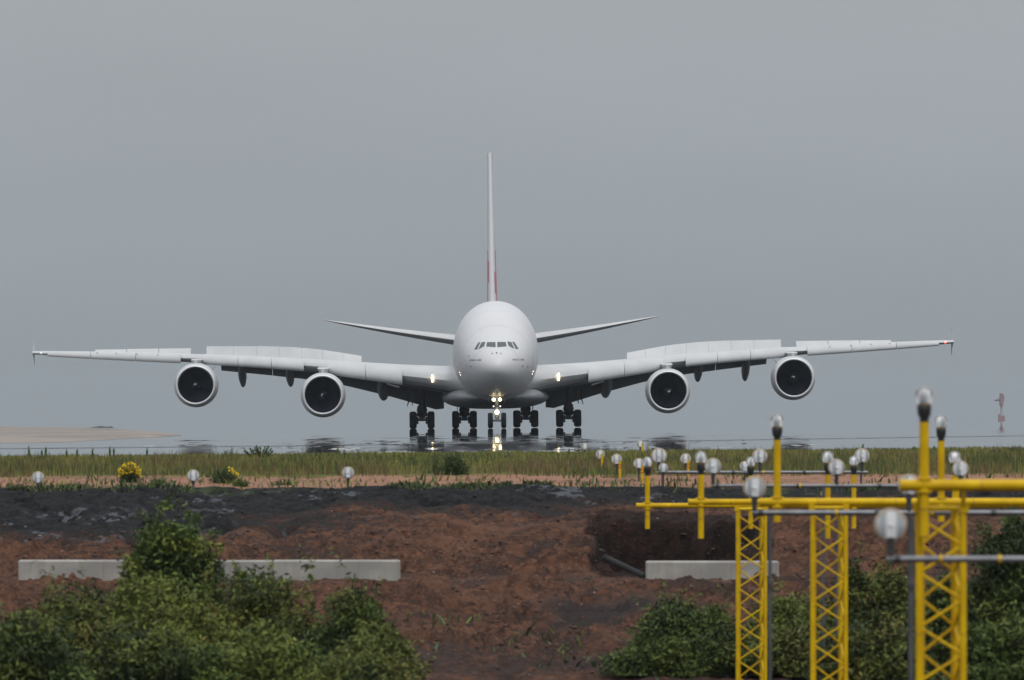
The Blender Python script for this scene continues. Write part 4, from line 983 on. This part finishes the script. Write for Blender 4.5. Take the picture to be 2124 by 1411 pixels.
# individual plants
def plant(px, base_row, top_row, wpx, d, lab, mats, n=900, flower=None, nf=0, leafs=.03, seed=1, name='weed_plant', cat='plant', stalky=False, grp=None):
    rng = np.random.RandomState(seed); x = (px - 1062) * d / F; zg = ht(x, d); zt = -(top_row - YE) * d / F - zg; Wd = wpx * d / F / 2
    t = thing(name, lab, cat, (x, d, zg), group=grp)
    ns = 14 if stalky else 26; m = MB(); cen = []; tips = []
    for i in range(ns):
        u = (i + .5) / ns * 2 - 1; tip = Vector((u * Wd + rng.normal() * Wd * .1, rng.normal() * Wd * .4, zt * (1 - (.75 if not stalky else .35) * u * u) * rng.uniform(.6 if stalky else .75, 1)))
        base = Vector((u * Wd * .35, rng.normal() * .04, -.05)); m.path([base, base.lerp(tip, .5) + Vector((0, 0, .03)), tip], [.010, .008, .004], 5); tips.append(tip)
        kk = n // ns
        for j in range(kk):
            q = rng.uniform(.1, 1); p = base.lerp(tip, q); sp = Wd * (.10 if stalky else .26) * (1.15 - q * (.8 if stalky else .25)); cen.append(p + Vector(rng.normal(size=3)) * sp * .6)
    m.build('stems', M['weed'], t, 60)
    cen = np.array([c[:] for c in cen]); cen[:, 2] = np.maximum(cen[:, 2], .01); V, Fq = leaves(cen, rng.uniform(.6, 1.3, len(cen)) * leafs, rng, None)
    npmesh('foliage', V, Fq, [M[a] for a in mats], t, rng.randint(0, len(mats), len(cen)))
    if flower:
        fc = []
        for j in range(nf):
            lo_, hi_, up_, un_ = flower[1]; u = rng.uniform(lo_, hi_); v = rng.uniform(up_, un_) ; fc.append((u * Wd, -rng.rand() * Wd * .6, zt * v * (1 - .45 * u * u) + rng.normal() * .01))
        fc = np.array(fc); V, Fq = leaves(fc, rng.uniform(.6, 1.2, nf) * leafs * .95, rng, None, 1.5, 1.1); npmesh('blossoms', V, Fq, [M[flower[0]]], t)
    return t
plant(268, 1004, 959, 52, 169.5, 'rounded plant covered in yellow flowers on the soil strip', ('leafB', 'weed'), 1500, ('petal', (-.85, .95, .45, 1.03)), 420, .03, 3, 'ragwort_plant')
plant(464, 1004, 970, 62, 169.5, 'leafy plant with yellow flowers only at its right shoulder', ('leafB', 'weed'), 1700, ('petal', (.35, 1.0, .75, 1.12)), 90, .03, 4, 'ragwort_plant')
plant(537, 958, 921, 66, 196, 'feathery tall weed rising above the grass crest left of the airliner', ('weed', 'grassB'), 1000, None, 0, .035, 5, 'tall_weed', 'weed', True)
plant(478, 950, 921, 30, 199, 'single thin weed leaning above the crest beside the feathery one', ('weed', 'grassB'), 220, None, 0, .03, 6, 'tall_weed', 'weed', True)
plant(942, 990, 938, 64, 176, 'dark green bushy weed in the grass below the left landing gear', ('weed', 'leafB', 'grassB'), 2200, None, 0, .035, 7, 'weed_plant', 'weed')
plant(905, 990, 935, 20, 176, 'slim reddish stalky weed beside the dark bushy one', ('grassD', 'grassB'), 500, None, 0, .025, 8, 'weed_plant', 'weed', True)
plant(160, 1018, 1000, 60, 166, 'flat dark weed clump near the left edge of the black bank', ('weed', 'leafB'), 700, None, 0, .03, 9, 'weed_plant', 'weed')
plant(40, 1024, 1006, 60, 164.5, 'spreading dark weed tuft at the far left of the bank edge', ('leafB', 'weed'), 800, None, 0, .03, 10, 'weed_plant', 'weed')
plant(330, 1005, 990, 46, 168, 'small green tuft right of the yellow flowered plant', ('weed', 'leafA'), 500, None, 0, .03, 11, 'weed_plant', 'weed')
plant(500, 1018, 992, 36, 166.5, 'bright green tuft right of the half flowered plant', ('leafC', 'weed'), 600, None, 0, .03, 12, 'weed_plant', 'weed')
plant(590, 1006, 990, 50, 168, 'low green tuft in the middle of the soil strip', ('weed', 'leafA'), 500, None, 0, .03, 13, 'weed_plant', 'weed')
rng = np.random.RandomState(71)
for i, px in enumerate([1700, 1722, 1746, 1800, 1858, 1962, 2010, 2022, 2040, 2060, 2074, 2086, 2100, 2112]):
    top = 927 + rng.uniform(-6, 30) if px > 1950 else 928 + rng.uniform(4, 34)
    d = 197 - (top - 925) * .45
    plant(px, 0, top, 12, d, 'slender pink flowered stalk in the grass at the right', ('grassB', 'grassD'), 60, ('pink', (-.9, .9, .7, 1.0)), 9, .026, 90 + i, 'wildflower', 'wildflower', True, 'pink wildflowers in the grass at the right')
for i, px in enumerate([60, 87, 95, 138, 160, 192, 228, 236, 305, 700, 1180, 1640, 1790, 1895, 1938]):
    d = 199; plant(px, 0, 923 + rng.uniform(-4, 8), 5, d, 'thin dark stalk standing above the grass crest', ('grassB', 'grassD'), 18, None, 0, .013, 190 + i, 'grass_stalk', 'stalk', True, 'thin stalks above the grass crest')

# ---------------------------------------------------------------- far things
d = 1700; b0 = P(2077, 873, d); t = thing('radar_mast', 'faint red and white mast with a side platform on the hazy horizon', 'mast', (b0.x, d, b0.z))
M['mr'] = paint('mast_red_hazed', (.30, .21, .225), .7, .1, 1); M['mw'] = paint('mast_white_hazed', (.36, .365, .38), .7, .1, 1)  # red and white paint paled, with distance haze mixed into the colours
zz = lambda row: -(row - 873) * d / F
m = MB(); m.tube((0, 0, 0), (0, 0, zz(840)), .28, .24, 12); m.build('pole', M['mw'], t, 40)
m = MB(); m.box((0, 0, zz(867)), (1.5, 1, 1.1)); m.box((-.55, 0, zz(861)), (.3, .6, .5)); m.build('cabin', M['mr'], t)
m = MB(); m.tube((0, 0, zz(842)), (0, 0, zz(816)), .5, .42, 12); m.box((.35, 0, zz(826)), (.6, .5, 1.6)); m.build('antenna', M['mr'], t, 40)
m = MB(); m.box((-.75, 0, zz(831)), (1.5, .6, .25)); m.tube((-1.4, 0, zz(831)), (-.3, 0, zz(826)), .08, n=6); m.build('platform', M['winggrey_shaded'], t)
p0 = G(200, 890.5); m = MB(); rs = []
for u, h in ((-1, .02), (-.5, .16), (0, .24), (.4, .15), (.8, .2), (1, .02)): rs.append([p0 + Vector((u * 1.3 + .5, -.6, .1)), p0 + Vector((u * 1.3 + .5, -.3, .12 + h)), p0 + Vector((u * 1.3 + .5, .3, .12 + h)), p0 + Vector((u * 1.3 + .5, .6, .1))])
m.rings(rs); tag(m.build('rubble_heap', M['darkgrey'], None, 50), 'tiny dark heap on the pale soil verge far left', 'heap')

# air
hz = MB(); hz.box((0, 3650, 14), (3400, 7500, 44)); ho = hz.build('haze', [], None)
k = NM('haze_air'); k.t.nodes.remove(k.b); pv = k.n('ShaderNodeVolumePrincipled'); pv.inputs['Color'].default_value = (.585, .655, .71, 1); pv.inputs['Density'].default_value = .00006; pv.inputs['Anisotropy'].default_value = 0.1
k.l(pv.outputs[0], k.out.inputs['Volume']); ho.data.materials.append(k.m); tag(ho, 'thin grey haze over the airfield', 'haze', kind='stuff')
